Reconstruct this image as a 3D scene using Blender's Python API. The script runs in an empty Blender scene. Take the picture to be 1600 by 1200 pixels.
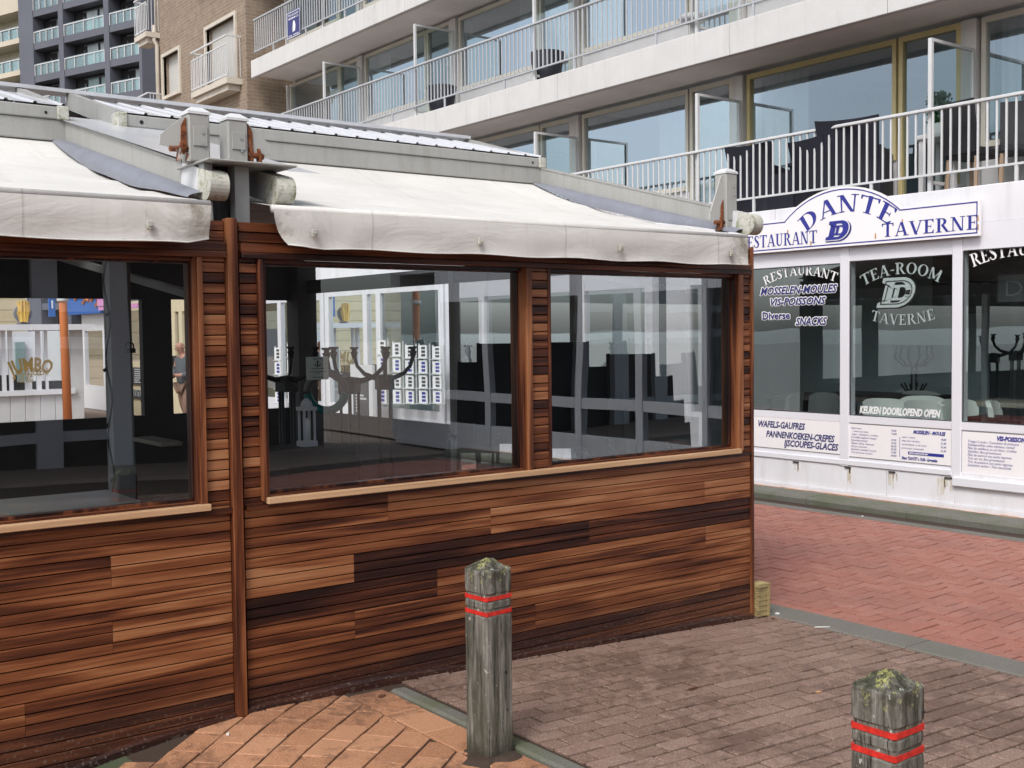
import bpy, bmesh, math, random
from mathutils import Vector, Matrix
from mathutils.geometry import tessellate_polygon
random.seed(7)
R_ = math.radians
sc = bpy.context.scene
col = sc.collection

# ------------------------------------------------------------------ camera
F, YAW, PIT, ROL = 1782.25, R_(52.794), R_(-2.5676), R_(-0.6475)
CAM = Vector((0, 0, 1.75))
_f = Vector((math.cos(YAW)*math.cos(PIT), math.sin(YAW)*math.cos(PIT), math.sin(PIT)))
_r0 = Vector((math.sin(YAW), -math.cos(YAW), 0)); _u0 = _r0.cross(_f)
_r = math.cos(ROL)*_r0 + math.sin(ROL)*_u0
_u = -math.sin(ROL)*_r0 + math.cos(ROL)*_u0
cd = bpy.data.cameras.new('camera'); cam = bpy.data.objects.new('camera', cd); col.objects.link(cam)
cam.matrix_world = Matrix(((_r.x, _u.x, -_f.x, CAM.x), (_r.y, _u.y, -_f.y, CAM.y), (_r.z, _u.z, -_f.z, CAM.z), (0, 0, 0, 1)))
cd.sensor_width = 36; cd.lens = F/1600*36; cd.clip_start = .05; cd.clip_end = 9000
sc.camera = cam

# ------------------------------------------------------------------ world, sun, exposure
w = bpy.data.worlds.new('World'); sc.world = w; w.use_nodes = True
nt = w.node_tree; bg = nt.nodes['Background']
sky = nt.nodes.new('ShaderNodeTexSky'); sky.sky_type = 'NISHITA'; sky.sun_disc = False
SUN_EL, SUN_AZ = R_(48), R_(213)          # azimuth counted from +X towards +Y: behind the camera, a little to its left
sky.sun_elevation = SUN_EL; sky.sun_rotation = math.pi/2 - SUN_AZ
sky.air_density = 1.0; sky.dust_density = 3.0; sky.ozone_density = 1.0
hs = nt.nodes.new('ShaderNodeHueSaturation'); hs.inputs['Saturation'].default_value = .42; hs.inputs['Value'].default_value = 1.0
nt.links.new(sky.outputs[0], hs.inputs['Color']); nt.links.new(hs.outputs[0], bg.inputs['Color'])
bg.inputs['Strength'].default_value = .15
sl = bpy.data.lights.new('sun', 'SUN'); sl.energy = 1.25; sl.angle = R_(16); sl.color = (1, .965, .92)
so = bpy.data.objects.new('sun', sl); col.objects.link(so)
sd = Vector((math.cos(SUN_EL)*math.cos(SUN_AZ), math.cos(SUN_EL)*math.sin(SUN_AZ), math.sin(SUN_EL)))
so.rotation_euler = sd.to_track_quat('Z', 'Y').to_euler(); so.location = (0, 0, 30)
sc.view_settings.view_transform = 'Standard'; sc.view_settings.look = 'None'
sc.view_settings.exposure = 0.66; sc.view_settings.gamma = 1; sc.view_settings.use_curve_mapping = False
sc.cycles.transparent_max_bounces = 20; sc.cycles.max_bounces = 7; sc.cycles.glossy_bounces = 3
sc.cycles.diffuse_bounces = 4; sc.cycles.caustics_reflective = False; sc.cycles.caustics_refractive = False
sc.cycles.use_denoising = True

# ------------------------------------------------------------------ measuring helpers
def ray(px, py): return _f + _r*((px-800)/F) - _u*((py-600)/F)
def on(ax, v, px, py):
    d = ray(px, py); t = (v-CAM[ax])/d[ax]; return CAM + d*t
def onv(P0, az, px, py):                    # vertical plane through P0 running in direction az -> (s, z)
    d = ray(px, py); n = Vector((-math.sin(az), math.cos(az), 0))
    t = (P0-CAM).dot(n)/d.dot(n); p = CAM + d*t
    return (p-P0).dot(Vector((math.cos(az), math.sin(az), 0))), p.z
def lerp(a, b, t): return a+(b-a)*t
def pl(x, pts):
    if x <= pts[0][0]: return pts[0][1]
    for (a, b), (c, d) in zip(pts, pts[1:]):
        if x <= c: return b+(d-b)*(x-a)/(c-a)
    return pts[-1][1]
def zg(x, y=0):                              # gentle fall of the paving
    return pl(x, [(-12, -.55), (1.2, -.125), (1.7, -.045), (2.2, -.004), (2.95, -.014), (4.2, -.06), (5.8, -.13), (6.4, -.14), (8.6, -.085), (10, -.06), (14, 0), (60, 0)])

# ------------------------------------------------------------------ object helpers
def link(o, parent=None):
    col.objects.link(o)
    if parent is not None: o.parent = parent
    return o
def thing(name, label, cat, loc=(0, 0, 0), rz=0, group=None):
    o = bpy.data.objects.new(name, None); o.empty_display_size = .2; link(o)
    o.location = loc; o.rotation_euler = (0, 0, rz); o['label'] = label; o['category'] = cat
    if group: o['group'] = group
    return o
def tag(o, label, cat, group=None):
    o['label'] = label; o['category'] = cat
    if group: o['group'] = group
    return o
def wpos(o):
    v = Vector((0, 0, 0))
    while o is not None: v = v + Vector(o.location); o = o.parent
    return v
class MB:
    def __init__(s): s.v = []; s.f = []; s.c = []; s.m = []; s.tone = (.5, .5, .5); s.mi = 0; s.sm = []; s.smooth = False
    def face(s, idx): s.f.append(idx); s.c.append(s.tone); s.m.append(s.mi); s.sm.append(s.smooth)
    def pts(s, L):
        n = len(s.v); s.v += [tuple(p) for p in L]; return n
    def quad(s, a, b, c, d): n = s.pts((a, b, c, d)); s.face((n, n+1, n+2, n+3))
    def tri(s, a, b, c): n = s.pts((a, b, c)); s.face((n, n+1, n+2))
    def box(s, x0, x1, y0, y1, z0, z1):
        if x0 > x1: x0, x1 = x1, x0
        if y0 > y1: y0, y1 = y1, y0
        if z0 > z1: z0, z1 = z1, z0
        n = s.pts([(x, y, z) for z in (z0, z1) for x, y in ((x0, y0), (x1, y0), (x1, y1), (x0, y1))])
        for q in ((3, 2, 1, 0), (4, 5, 6, 7), (0, 1, 5, 4), (1, 2, 6, 5), (2, 3, 7, 6), (3, 0, 4, 7)): s.face(tuple(n+i for i in q))
        return s
    def bbox(s, x0, x1, y0, y1, z0, z1, b=.004):   # box with chamfered vertical and top edges
        if x0 > x1: x0, x1 = x1, x0
        if y0 > y1: y0, y1 = y1, y0
        if z0 > z1: z0, z1 = z1, z0
        b = min(b, (x1-x0)/3, (y1-y0)/3, (z1-z0)/3)
        ring = lambda i, z: [(x0+b+i, y0+i, z), (x1-b-i, y0+i, z), (x1-i, y0+b+i, z), (x1-i, y1-b-i, z), (x1-b-i, y1-i, z), (x0+b+i, y1-i, z), (x0+i, y1-b-i, z), (x0+i, y0+b+i, z)]
        R = [s.pts(ring(b*.6, z0)), s.pts(ring(0, z0+b)), s.pts(ring(0, z1-b)), s.pts(ring(b*.6, z1))]
        for a, c in zip(R, R[1:]):
            for i in range(8): j = (i+1) % 8; s.face((a+i, a+j, c+j, c+i))
        s.face(tuple(R[0]+i for i in range(7, -1, -1))); s.face(tuple(R[3]+i for i in range(8)))
        return s
    def beam(s, a, b, w, h, up=(0, 0, 1)):          # rectangular bar from a to b
        a = Vector(a); b = Vector(b); d = (b-a).normalized(); up = Vector(up)
        x = d.cross(up)
        if x.length < 1e-4: x = d.cross(Vector((1, 0, 0)))
        x.normalize(); u = x.cross(d)
        n = s.pts([p + x*i*w/2 + u*j*h/2 for p in (a, b) for i, j in ((-1, -1), (1, -1), (1, 1), (-1, 1))])
        for q in ((0, 1, 2, 3), (7, 6, 5, 4), (0, 4, 5, 1), (1, 5, 6, 2), (2, 6, 7, 3), (3, 7, 4, 0)): s.face(tuple(n+i for i in q))
        return s
    def tube(s, P, r, k=8, caps=True):
        P = [Vector(p) for p in P]; rr = r if hasattr(r, '__len__') else [r]*len(P); rings = []
        prev = None
        for i, p in enumerate(P):
            d = (P[min(i+1, len(P)-1)]-P[max(i-1, 0)]).normalized()
            if prev is None:
                x = d.cross(Vector((0, 0, 1)))
                if x.length < 1e-3: x = d.cross(Vector((1, 0, 0)))
            else: x = prev - d*prev.dot(d)
            x.normalize(); prev = x; y = d.cross(x)
            rings.append(s.pts([p + (x*math.cos(t)+y*math.sin(t))*rr[i] for t in (2*math.pi*j/k for j in range(k))]))
        sm = s.smooth; s.smooth = k > 5
        for a, c in zip(rings, rings[1:]):
            for j in range(k): q = (j+1) % k; s.face((a+j, a+q, c+q, c+j))
        s.smooth = sm
        if caps: s.face(tuple(rings[0]+j for j in range(k-1, -1, -1))); s.face(tuple(rings[-1]+j for j in range(k)))
        return s
    def lathe(s, c, prof, k=20):
        c = Vector(c); return s.tube([c+Vector((0, 0, z)) for r, z in prof], [max(r, 1e-4) for r, z in prof], k)
    def grid(s, G, smooth=True):                    # G[i][j] points
        n = [s.pts(row) for row in G]; sm = s.smooth; s.smooth = smooth
        for a, b in zip(n, n[1:]):
            for j in range(len(G[0])-1): s.face((a+j, a+j+1, b+j+1, b+j))
        s.smooth = sm; return s
    def prism(s, poly, fn, d0, d1):                 # closed outline poly (u,v) extruded between depths; fn(u,v,d)->xyz
        k = len(poly); a = s.pts([fn(u, v, d0) for u, v in poly]); b = s.pts([fn(u, v, d1) for u, v in poly])
        for i in range(k): j = (i+1) % k; s.face((a+i, a+j, b+j, b+i))
        for t in tessellate_polygon([[Vector((u, v, 0)) for u, v in poly]]):
            s.face((a+t[0], a+t[1], a+t[2])); s.face((b+t[2], b+t[1], b+t[0]))
        return s
    def build(s, name, mats, parent=None, origin=None):
        me = bpy.data.meshes.new(name)
        o3 = wpos(parent) if parent is not None else Vector(origin or (0, 0, 0))
        if parent is not None and getattr(s, 'local', False): o3 = Vector((0, 0, 0))
        me.from_pydata([(x-o3.x, y-o3.y, z-o3.z) for x, y, z in s.v], [], s.f)
        if not isinstance(mats, (list, tuple)): mats = [mats]
        for m in mats: me.materials.append(m)
        me.polygons.foreach_set('material_index', s.m); me.polygons.foreach_set('use_smooth', s.sm)
        ca = me.color_attributes.new('tone', 'FLOAT_COLOR', 'CORNER')
        buf = []
        for p, c in zip(me.polygons, s.c): buf += (list(c)+[1])*p.loop_total
        ca.data.foreach_set('color', buf)
        bm = bmesh.new(); bm.from_mesh(me); bmesh.ops.recalc_face_normals(bm, faces=bm.faces) if not getattr(s, 'keep', False) else None
        bm.to_mesh(me); bm.free(); me.update()
        o = bpy.data.objects.new(name, me); link(o, parent)
        if parent is None: o.location = o3
        return o
def build_sep(mb, name, mats, parent):       # one object per loose piece
    par = list(range(len(mb.v)))
    def find(i):
        while par[i] != i: par[i] = par[par[i]]; i = par[i]
        return i
    for f in mb.f:
        for a in f[1:]: par[find(a)] = find(f[0])
    G_ = {}
    for k, f in enumerate(mb.f): G_.setdefault(find(f[0]), []).append(k)
    out = []
    for ks in G_.values():
        m = MB(); mp = {}; m.local = getattr(mb, 'local', False)
        for k in ks:
            idx = []
            for i in mb.f[k]:
                if i not in mp: mp[i] = len(m.v); m.v.append(mb.v[i])
                idx.append(mp[i])
            m.tone = mb.c[k]; m.mi = mb.m[k]; m.smooth = mb.sm[k]; m.face(tuple(idx))
        out.append(m.build(name, mats, parent))
    return out
def local(): m = MB(); m.local = True; return m
def struct(o): o['kind'] = 'structure'; return o
def copy_tree(o, parent=None):
    c = o.copy(); col.objects.link(c)
    if parent is not None: c.parent = parent
    for ch in list(o.children): copy_tree(ch, c)
    return c
def clone(o, loc, rz, label, sc_=None):
    c = copy_tree(o); c.location = loc; c.rotation_euler = (0, 0, rz); c['label'] = label
    if sc_: c.scale = sc_
    return c

# ------------------------------------------------------------------ materials
class N:
    def __init__(s, name):
        s.m = bpy.data.materials.new(name); s.m.use_nodes = True; s.t = s.m.node_tree; s.b = s.t.nodes['Principled BSDF']; s.out = s.t.nodes['Material Output']
        s.tc = s.n('ShaderNodeTexCoord').outputs['Object']
    def n(s, t): return s.t.nodes.new(t)
    def l(s, a, b): s.t.links.new(a, b)
    def val(s, sock, v):
        if hasattr(v, 'is_output') or hasattr(v, 'links'): s.l(v, sock)
        else: sock.default_value = v
    def mapv(s, scale=(1, 1, 1), loc=(0, 0, 0), src=None, rot=(0, 0, 0)):
        m = s.n('ShaderNodeMapping'); m.inputs['Scale'].default_value = scale; m.inputs['Rotation'].default_value = rot
        s.l(src or s.tc, m.inputs[0])
        if isinstance(loc, tuple): m.inputs['Location'].default_value = loc
        else: s.l(loc, m.inputs['Location'])
        return m.outputs[0]
    def noise(s, vec, scale=5, detail=4, rough=.6, dist=0):
        x = s.n('ShaderNodeTexNoise'); s.l(vec, x.inputs['Vector']); x.inputs['Scale'].default_value = scale
        x.inputs['Detail'].default_value = detail; x.inputs['Roughness'].default_value = rough; x.inputs['Distortion'].default_value = dist
        return x.outputs['Fac']
    def ramp(s, fac, stops, interp='LINEAR'):
        r = s.n('ShaderNodeValToRGB'); s.l(fac, r.inputs[0]); e = r.color_ramp.elements; r.color_ramp.interpolation = interp
        while len(e) < len(stops): e.new(.5)
        for el, (p, c) in zip(e, stops):
            el.position = p; el.color = (c, c, c, 1) if isinstance(c, (int, float)) else (*c, 1)
        return r.outputs[0]
    def mth(s, op, a, b=0, clamp=False):
        m = s.n('ShaderNodeMath'); m.operation = op; m.use_clamp = clamp; s.val(m.inputs[0], a); s.val(m.inputs[1], b); return m.outputs[0]
    def mix(s, fac, a, b, mode='MIX'):
        m = s.n('ShaderNodeMix'); m.data_type = 'RGBA'; m.blend_type = mode
        s.val(m.inputs[0], fac)
        for k, v in ((6, a), (7, b)):
            if isinstance(v, tuple): m.inputs[k].default_value = (*v[:3], 1)
            else: s.l(v, m.inputs[k])
        return m.outputs[2]
    def sep(s, v): x = s.n('ShaderNodeSeparateXYZ'); s.l(v, x.inputs[0]); return x.outputs
    def comb(s, x=0, y=0, z=0):
        c = s.n('ShaderNodeCombineXYZ')
        for k, v in enumerate((x, y, z)): s.val(c.inputs[k], v)
        return c.outputs[0]
    def attr(s, name='tone'): a = s.n('ShaderNodeAttribute'); a.attribute_name = name; return a.outputs['Color']
    def set(s, **k):
        for a, v in k.items():
            q = s.b.inputs[{'col': 'Base Color', 'rough': 'Roughness', 'metal': 'Metallic', 'spec': 'Specular IOR Level', 'alpha': 'Alpha', 'em': 'Emission Color', 'es': 'Emission Strength', 'coat': 'Coat Weight'}[a]]
            if isinstance(v, tuple): q.default_value = (*v[:3], 1)
            elif isinstance(v, (int, float)): q.default_value = v
            else: s.l(v, q)
        return s
    def bump(s, h, strength=.3, dist=.01):
        b = s.n('ShaderNodeBump'); b.inputs['Strength'].default_value = strength; b.inputs['Distance'].default_value = dist
        s.l(h, b.inputs['Height']); s.l(b.outputs[0], s.b.inputs['Normal']); return s
def paint(name, c, rough=.55, metal=0, var=.12, scale=3, fine=60, bump=0, spec=.4, stretch=(1, 1, 1), dirt=None, dirt_amt=.35):
    m = N(name); v = m.mapv(stretch)
    a = m.noise(v, scale, 5); b = m.noise(v, fine, 3)
    f = m.mth('ADD', m.mth('MULTIPLY', a, .7), m.mth('MULTIPLY', b, .3))
    f = m.ramp(f, [(.3, 1-var), (.7, 1+var*.5)])
    cc = m.mix(1, c, f, 'MULTIPLY')
    if dirt:
        d = m.ramp(m.noise(m.mapv((6, 6, .7)), 3, 6, .7), [(.48, 0.0), (.75, dirt_amt)])
        cc = m.mix(d, cc, dirt)
    m.set(col=cc, rough=rough, metal=metal, spec=spec)
    if bump: m.bump(b, bump, .004)
    return m.m
def cedar(name, axis='x', warm=1.0):
    m = N(name); s = m.sep(m.attr()); tone, rnd = s[0], s[1]
    off = m.comb(m.mth('MULTIPLY', rnd, 37), 0, m.mth('MULTIPLY', rnd, 91))
    S = (lambda a, b: (a, b, b)) if axis == 'x' else (lambda a, b: (b, b, a))
    g1 = m.noise(m.mapv(S(.75, 13), off), 1, 3, .5, .9)       # flame-shaped heartwood
    g2 = m.noise(m.mapv(S(1.1, 75), off), 1, 5, .65, .4)        # grain
    g3 = m.noise(m.mapv(S(5, 240), off), 1, 3, .6)
    g0 = m.noise(m.mapv(S(.45, 3.2)), 1, 3, .55, .6)                 # weathering that runs across neighbouring boards
    t = m.mth('ADD', m.mth('ADD', tone, m.mth('MULTIPLY', m.mth('SUBTRACT', g0, .5), .9)), m.mth('MULTIPLY', m.mth('SUBTRACT', g1, .5), 1.6))
    t = m.mth('ADD', t, m.mth('MULTIPLY', m.mth('SUBTRACT', g2, .5), .8))
    t = m.mth('ADD', t, m.mth('MULTIPLY', m.mth('SUBTRACT', g3, .5), .3))
    k = warm
    c = m.ramp(t, [(0, (.010, .0035, .003)), (.2, (.03, .0085, .0055)), (.4, (.083*k, .024*k, .0105)), (.6, (.175*k, .058*k, .0225)), (.8, (.275, .112, .048)), (1, (.35, .165, .08))])
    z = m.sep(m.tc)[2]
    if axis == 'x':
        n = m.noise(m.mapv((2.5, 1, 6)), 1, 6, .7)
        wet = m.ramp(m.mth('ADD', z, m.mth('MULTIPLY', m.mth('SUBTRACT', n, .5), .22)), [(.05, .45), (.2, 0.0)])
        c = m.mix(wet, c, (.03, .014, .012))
        sp = m.ramp(m.noise(m.mapv((60, 60, 60)), 1, 4, .7), [(.56, 0), (.66, 1)])
        zz = m.ramp(m.mth('ADD', z, m.mth('MULTIPLY', m.mth('SUBTRACT', m.noise(m.mapv((1.4, 1, 9)), 1, 3), .5), .2)), [(.02, .55), (.12, 0.0)])
        c = m.mix(m.mth('MULTIPLY', sp, zz), c, (.2, .165, .14))
    m.set(col=c, rough=m.ramp(g2, [(.3, .26), (.7, .46)]), spec=.4)
    m.bump(g3, .3, .002)
    return m.m
def pavers(name, c0, c1, c2, speck=(.5, .4, .33), dirt=(.09, .055, .045), dirt_amt=.8, sp=.5):
    m = N(name); s = m.sep(m.attr())
    c = m.ramp(s[0], [(0, c0), (.5, c1), (1, c2)])
    big = m.noise(m.mapv((1, 1, 1)), 1.1, 4, .6)
    fine = m.noise(m.mapv((1, 1, 1)), 140, 4, .75)
    mid = m.noise(m.mapv((1, 1, 1), m.comb(m.mth('MULTIPLY', s[1], 9), 0, 0)), 16, 6, .7, .6)
    c = m.mix(m.ramp(fine, [(.5, 0), (.68, sp)]), c, speck)
    c = m.mix(m.ramp(fine, [(.3, .5), (.45, 0)]), c, dirt)
    d = m.ramp(m.mth('ADD', m.mth('MULTIPLY', big, .55), m.mth('MULTIPLY', mid, .45)), [(.44, dirt_amt), (.52, 0)])
    c = m.mix(d, c, dirt)
    m.set(col=c, rough=m.ramp(mid, [(.3, .5), (.7, .85)]), spec=.35)
    m.bump(m.mth('ADD', fine, m.mth('MULTIPLY', mid, .8)), .45, .004)
    return m.m
def stone(name, c, green=(.07, .08, .045), g_amt=.5):
    m = N(name); fine = m.noise(m.tc, 90, 5, .75); big = m.noise(m.tc, 2.5, 5, .65)
    cc = m.mix(1, c, m.ramp(fine, [(.3, .65), (.7, 1.3)]), 'MULTIPLY')
    cc = m.mix(m.ramp(big, [(.42, 0), (.66, g_amt)]), cc, green)
    m.set(col=cc, rough=.75, spec=.3); m.bump(fine, .4, .004); return m.m
def glass(name, tint=(.86, .89, .87), base=.05, k=.9, gc=(1, 1, 1)):
    m = N(name); m.t.nodes.remove(m.b)
    tr = m.n('ShaderNodeBsdfTransparent'); tr.inputs[0].default_value = (*tint, 1)
    gl = m.n('ShaderNodeBsdfGlossy'); gl.inputs['Roughness'].default_value = 0; gl.inputs['Color'].default_value = (*gc, 1)
    fr = m.n('ShaderNodeFresnel'); fr.inputs[0].default_value = 1.5
    fac = m.mth('ADD', m.mth('MULTIPLY', fr.outputs[0], k), base, True)
    nz = m.noise(m.mapv((1.5, 1.5, 1.5)), 1, 1, .3)
    bp = m.n('ShaderNodeBump'); bp.inputs['Strength'].default_value = .05; bp.inputs['Distance'].default_value = .02
    m.l(nz, bp.inputs['Height']); m.l(bp.outputs[0], gl.inputs['Normal'])
    mx = m.n('ShaderNodeMixShader'); m.l(fac, mx.inputs[0]); m.l(tr.outputs[0], mx.inputs[1]); m.l(gl.outputs[0], mx.inputs[2])
    m.l(mx.outputs[0], m.out.inputs[0]); return m.m
M = {}
M['cedar_h'] = cedar('cedar boards'); M['cedar_v'] = cedar('cedar uprights', 'z')
M['trim_h'] = cedar('cedar trim', 'x')
def rawwood():
    m = N('pale sill timber'); a = m.noise(m.mapv((2, 30, 80)), 1, 5, .6); b = m.noise(m.mapv((1, 1, 1)), 1.7, 3)
    c = m.ramp(a, [(.25, (.36, .21, .115)), (.7, (.56, .37, .22))]); c = m.mix(m.ramp(b, [(.5, 0), (.8, .35)]), c, (.3, .16, .085))
    m.set(col=c, rough=.5, spec=.3); m.bump(a, .1, .001); return m.m
M['sill'] = rawwood()
M['gap'] = paint('dark gap behind boards', (.012, .007, .005), .9)
def fabric(name, c, stain=(.16, .13, .085)):
    m = N(name); w1 = m.noise(m.mapv((200, 200, 200)), 1, 2); big = m.noise(m.mapv((.9, 1.4, 1.4)), 1, 5, .7); st = m.noise(m.mapv((2.0, 5, 2)), 1, 7, .75, 1.2)
    cc = m.mix(1, c, m.ramp(big, [(.3, .84), (.7, 1.04)]), 'MULTIPLY')
    s = m.sep(m.attr())                      # r = mildew amount near the free corners
    cc = m.mix(m.mth('MULTIPLY', m.ramp(st, [(.46, 0), (.66, 1)]), s[0]), cc, stain)
    cc = m.mix(m.mth('MULTIPLY', m.ramp(m.noise(m.mapv((14, 14, 14)), 1, 6, .8), [(.6, 0), (.68, 1)]), m.mth('MULTIPLY', s[0], .9)), cc, (.09, .1, .05))
    fr = m.mth('FRACT', m.mth('MULTIPLY', m.sep(m.tc)[0], .83))
    cc = m.mix(m.ramp(fr, [(.0, .45), (.006, .45), (.009, 0)]), cc, (.3, .29, .27))
    cc = m.mix(m.ramp(m.noise(m.mapv((9, 1.1, 1.1)), 1, 5, .75), [(.55, 0), (.75, .3)]), cc, (.36, .34, .3))
    m.set(col=cc, rough=.8, spec=.15); fo = m.noise(m.mapv((2.2, 2, 5), (0, 0, 0), None, (0, R_(35), 0)), 1, 4, .6, 1.0); m.bump(m.mth('ADD', fo, m.mth('MULTIPLY', w1, .04)), .28, .03); return m.m
M['canvas'] = fabric('cream awning canvas', (.61, .60, .575))
M['flap'] = paint('slate rubber flap', (.19, .2, .235), .45, var=.2, scale=6)
M['alu'] = paint('grey powder-coated aluminium', (.33, .33, .315), .42, var=.1, scale=2, dirt=(.2, .19, .15), dirt_amt=.45)
M['alu_d'] = paint('darker grey steel post', (.25, .26, .26), .5, var=.1, scale=2)  # one even grey, darker than the aluminium
M['alu_l'] = paint('light grey metal', (.58, .59, .6), .4, var=.1)
M['roofsheet'] = paint('off-white ribbed roof sheet', (.5, .51, .54), .28, var=.12, scale=2, spec=.6, dirt=(.36, .36, .34))
M['poly'] = paint('milky polycarbonate sheet', (.5, .515, .545), .22, var=.12, scale=3, spec=.6)
def mossy(name, base, moss=(.14, .17, .05), white=(.55, .54, .48)):
    m = N(name); a = m.noise(m.tc, 7, 6, .7, .4); b = m.noise(m.tc, 22, 5, .75)
    c = m.mix(m.ramp(a, [(.42, 0), (.6, .8)]), base, white); c = m.mix(m.ramp(b, [(.5, 0), (.66, .85)]), c, moss)
    c = m.mix(m.ramp(m.noise(m.tc, 9, 3, .5, 2.5), [(.49, 0), (.5, .7), (.51, 0)]), c, (.06, .055, .04))
    m.set(col=c, rough=.7, spec=.3); m.bump(b, .3, .004); return m.m
M['cap_moss'] = mossy('weathered mossy end cap', (.4, .4, .36))
def rusty(name, base, amt=.6):
    m = N(name); a = m.noise(m.mapv((7, 7, 3)), 1, 6, .75, .5)
    c = m.mix(m.ramp(a, [(.34+.1*amt, 1), (.40+.1*amt, 0)]), base, m.ramp(m.noise(m.tc, 40, 4), [(.35, (.07, .02, .008)), (.65, (.26, .085, .03))]))
    m.set(col=c, rough=.65, spec=.3); return m.m
M['rust'] = rusty('rusty bracket steel', (.42, .41, .38), 2.2)
M['rust_l'] = rusty('grey bracket with rust', (.38, .38, .365), .2)
M['steel'] = paint('bare steel', (.5, .5, .5), .3, .9)
M['black'] = paint('black paint', (.012, .012, .013), .5)
M['blackfab'] = paint('black woven fabric', (.024, .024, .028), .75, fine=200, bump=.3)
M['wicker'] = paint('dark wicker', (.014, .015, .026), .6, fine=120, bump=.4)
M['glass_pav'] = glass('pavilion glass', (.90, .94, .95), .125, .95, (.88, .96, 1))
M['glass_far'] = glass('clear far glass', (.95, .97, .97), .01, .5)
M['glass_gr'] = glass('green balcony glass', (.72, .86, .84), .1, .5)
M['glass_shop'] = glass('shop glass', (.88, .96, .95), .30, .9, (.84, .95, 1))
M['glass_apt'] = glass('apartment glass', (.7, .8, .85), .27, .3, (.78, .9, 1))
M['glass_div'] = glass('frosted divider glass', (.72, .8, .78), .03, .2)
def white(name, c, rust=.25, rough=.35):
    m = N(name); a = m.noise(m.mapv((5, 5, .6)), 1, 6, .7); b = m.noise(m.tc, 1.7, 4)
    cc = m.mix(1, c, m.ramp(b, [(.3, .93), (.7, 1.03)]), 'MULTIPLY'); cc = m.mix(m.ramp(a, [(.5, 0), (.75, .4)]), cc, (.42, .41, .39))
    cc = m.mix(m.ramp(m.noise(m.mapv((3.2, 3.2, .5)), 1, 5, .8), [(.66, 0), (.78, rust)]), cc, (.4, .27, .14))
    m.set(col=cc, rough=rough, spec=.4); return m.m
M['white'] = white('white painted plinth', (.72, .72, .75))
M['pvc'] = paint('white window profile', (.7, .7, .74), .35, var=.07, scale=1)
M['sign'] = paint('white enamel sign', (.8, .78, .79), .3, var=.04, scale=1)
M['ivory'] = paint('cream window frame', (.6, .575, .5), .45, var=.08)
M['yellow'] = paint('yellowed window frame', (.56, .47, .24), .5, var=.12)
M['navy'] = paint('navy lettering', (.03, .035, .26), .4, var=.05)
M['navy_v'] = paint('dark blue vinyl', (.028, .03, .15), .4, var=.05)
M['letter'] = paint('white lettering', (.8, .8, .8), .4, var=.03)
M['frost'] = paint('frosted grey-green lettering', (.3, .36, .35), .5, var=.05)
M['gold'] = paint('gold brown lettering', (.3, .2, .06), .5, var=.2, scale=20)
def concrete():
    m = N('pale exposed concrete'); a = m.noise(m.mapv((2, 2, 2)), 1, 6, .7); b = m.noise(m.tc, 80, 3); st = m.noise(m.mapv((7, 7, .5)), 1, 5, .7)
    c = m.ramp(a, [(.3, (.55, .545, .54)), (.7, (.61, .605, .6))]); c = m.mix(1, c, m.ramp(b, [(.3, .9), (.7, 1.06)]), 'MULTIPLY')
    c = m.mix(m.ramp(st, [(.52, 0), (.75, .35)]), c, (.33, .31, .29)); m.set(col=c, rough=.8, spec=.2); return m.m
M['conc'] = concrete()
def soffit():
    m = N('boarded soffit'); wv = m.n('ShaderNodeTexWave'); wv.bands_direction = 'X'; wv.inputs['Scale'].default_value = 1.6; m.l(m.mapv((2, 2, 2)), wv.inputs[0])
    c = m.mix(m.ramp(wv.outputs['Fac'], [(.0, .5), (.06, 0)]), (.86, .83, .82), (.6, .57, .55)); c = m.mix(1, c, m.ramp(m.noise(m.tc, .8, 4), [(.3, .85), (.7, 1.08)]), 'MULTIPLY')
    m.set(col=c, rough=.7); return m.m
M['soffit'] = soffit()
M['render'] = paint('white render', (.55, .55, .56), .8, var=.1)
M['rail'] = paint('grey railing paint', (.42, .44, .47), .4, var=.1)
M['rail_d'] = paint('balcony floor tiles', (.5, .49, .48), .8)
M['room'] = paint('dim room wall', (.43, .5, .52), .9, var=.3, scale=1)
M['room_w'] = paint('pale room wall', (.5, .6, .6), .9, var=.25, scale=1)
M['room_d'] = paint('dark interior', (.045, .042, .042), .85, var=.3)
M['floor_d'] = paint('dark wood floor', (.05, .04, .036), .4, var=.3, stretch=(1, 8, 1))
M['curtain'] = paint('pale curtain', (.5, .52, .52), .85, var=.2, stretch=(14, 14, .6), scale=1)
def brickmat(name, c1, c2, mortar, sc_=1):
    m = N(name); s = m.sep(m.tc); v = m.comb(m.mth('ADD', s[1], s[0]), s[2], 0)
    b = m.n('ShaderNodeTexBrick'); m.l(v, b.inputs[0]); b.inputs['Scale'].default_value = 1; b.inputs['Brick Width'].default_value = .22*sc_; b.inputs['Row Height'].default_value = .075*sc_
    b.inputs['Mortar Size'].default_value = .008*sc_; b.inputs['Color1'].default_value = (*c1, 1); b.inputs['Color2'].default_value = (*c2, 1); b.inputs['Mortar'].default_value = (*mortar, 1)
    n = m.noise(m.tc, 5, 5, .7); c = m.mix(1, b.outputs[0], m.ramp(n, [(.3, .8), (.7, 1.12)]), 'MULTIPLY')
    c = m.mix(m.ramp(m.noise(m.mapv((1.2, 1.2, .3)), 1, 4), [(.45, 0), (.75, .4)]), c, (.2, .16, .13))
    m.set(col=c, rough=.85, spec=.2); return m.m
M['brick'] = brickmat('buff brick', (.28, .215, .16), (.235, .17, .12), (.3, .26, .22))
M['limest'] = paint('pale stone surround', (.55, .5, .43), .7, var=.15)
M['shutter'] = paint('roller shutter', (.55, .54, .51), .6, var=.06)
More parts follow.
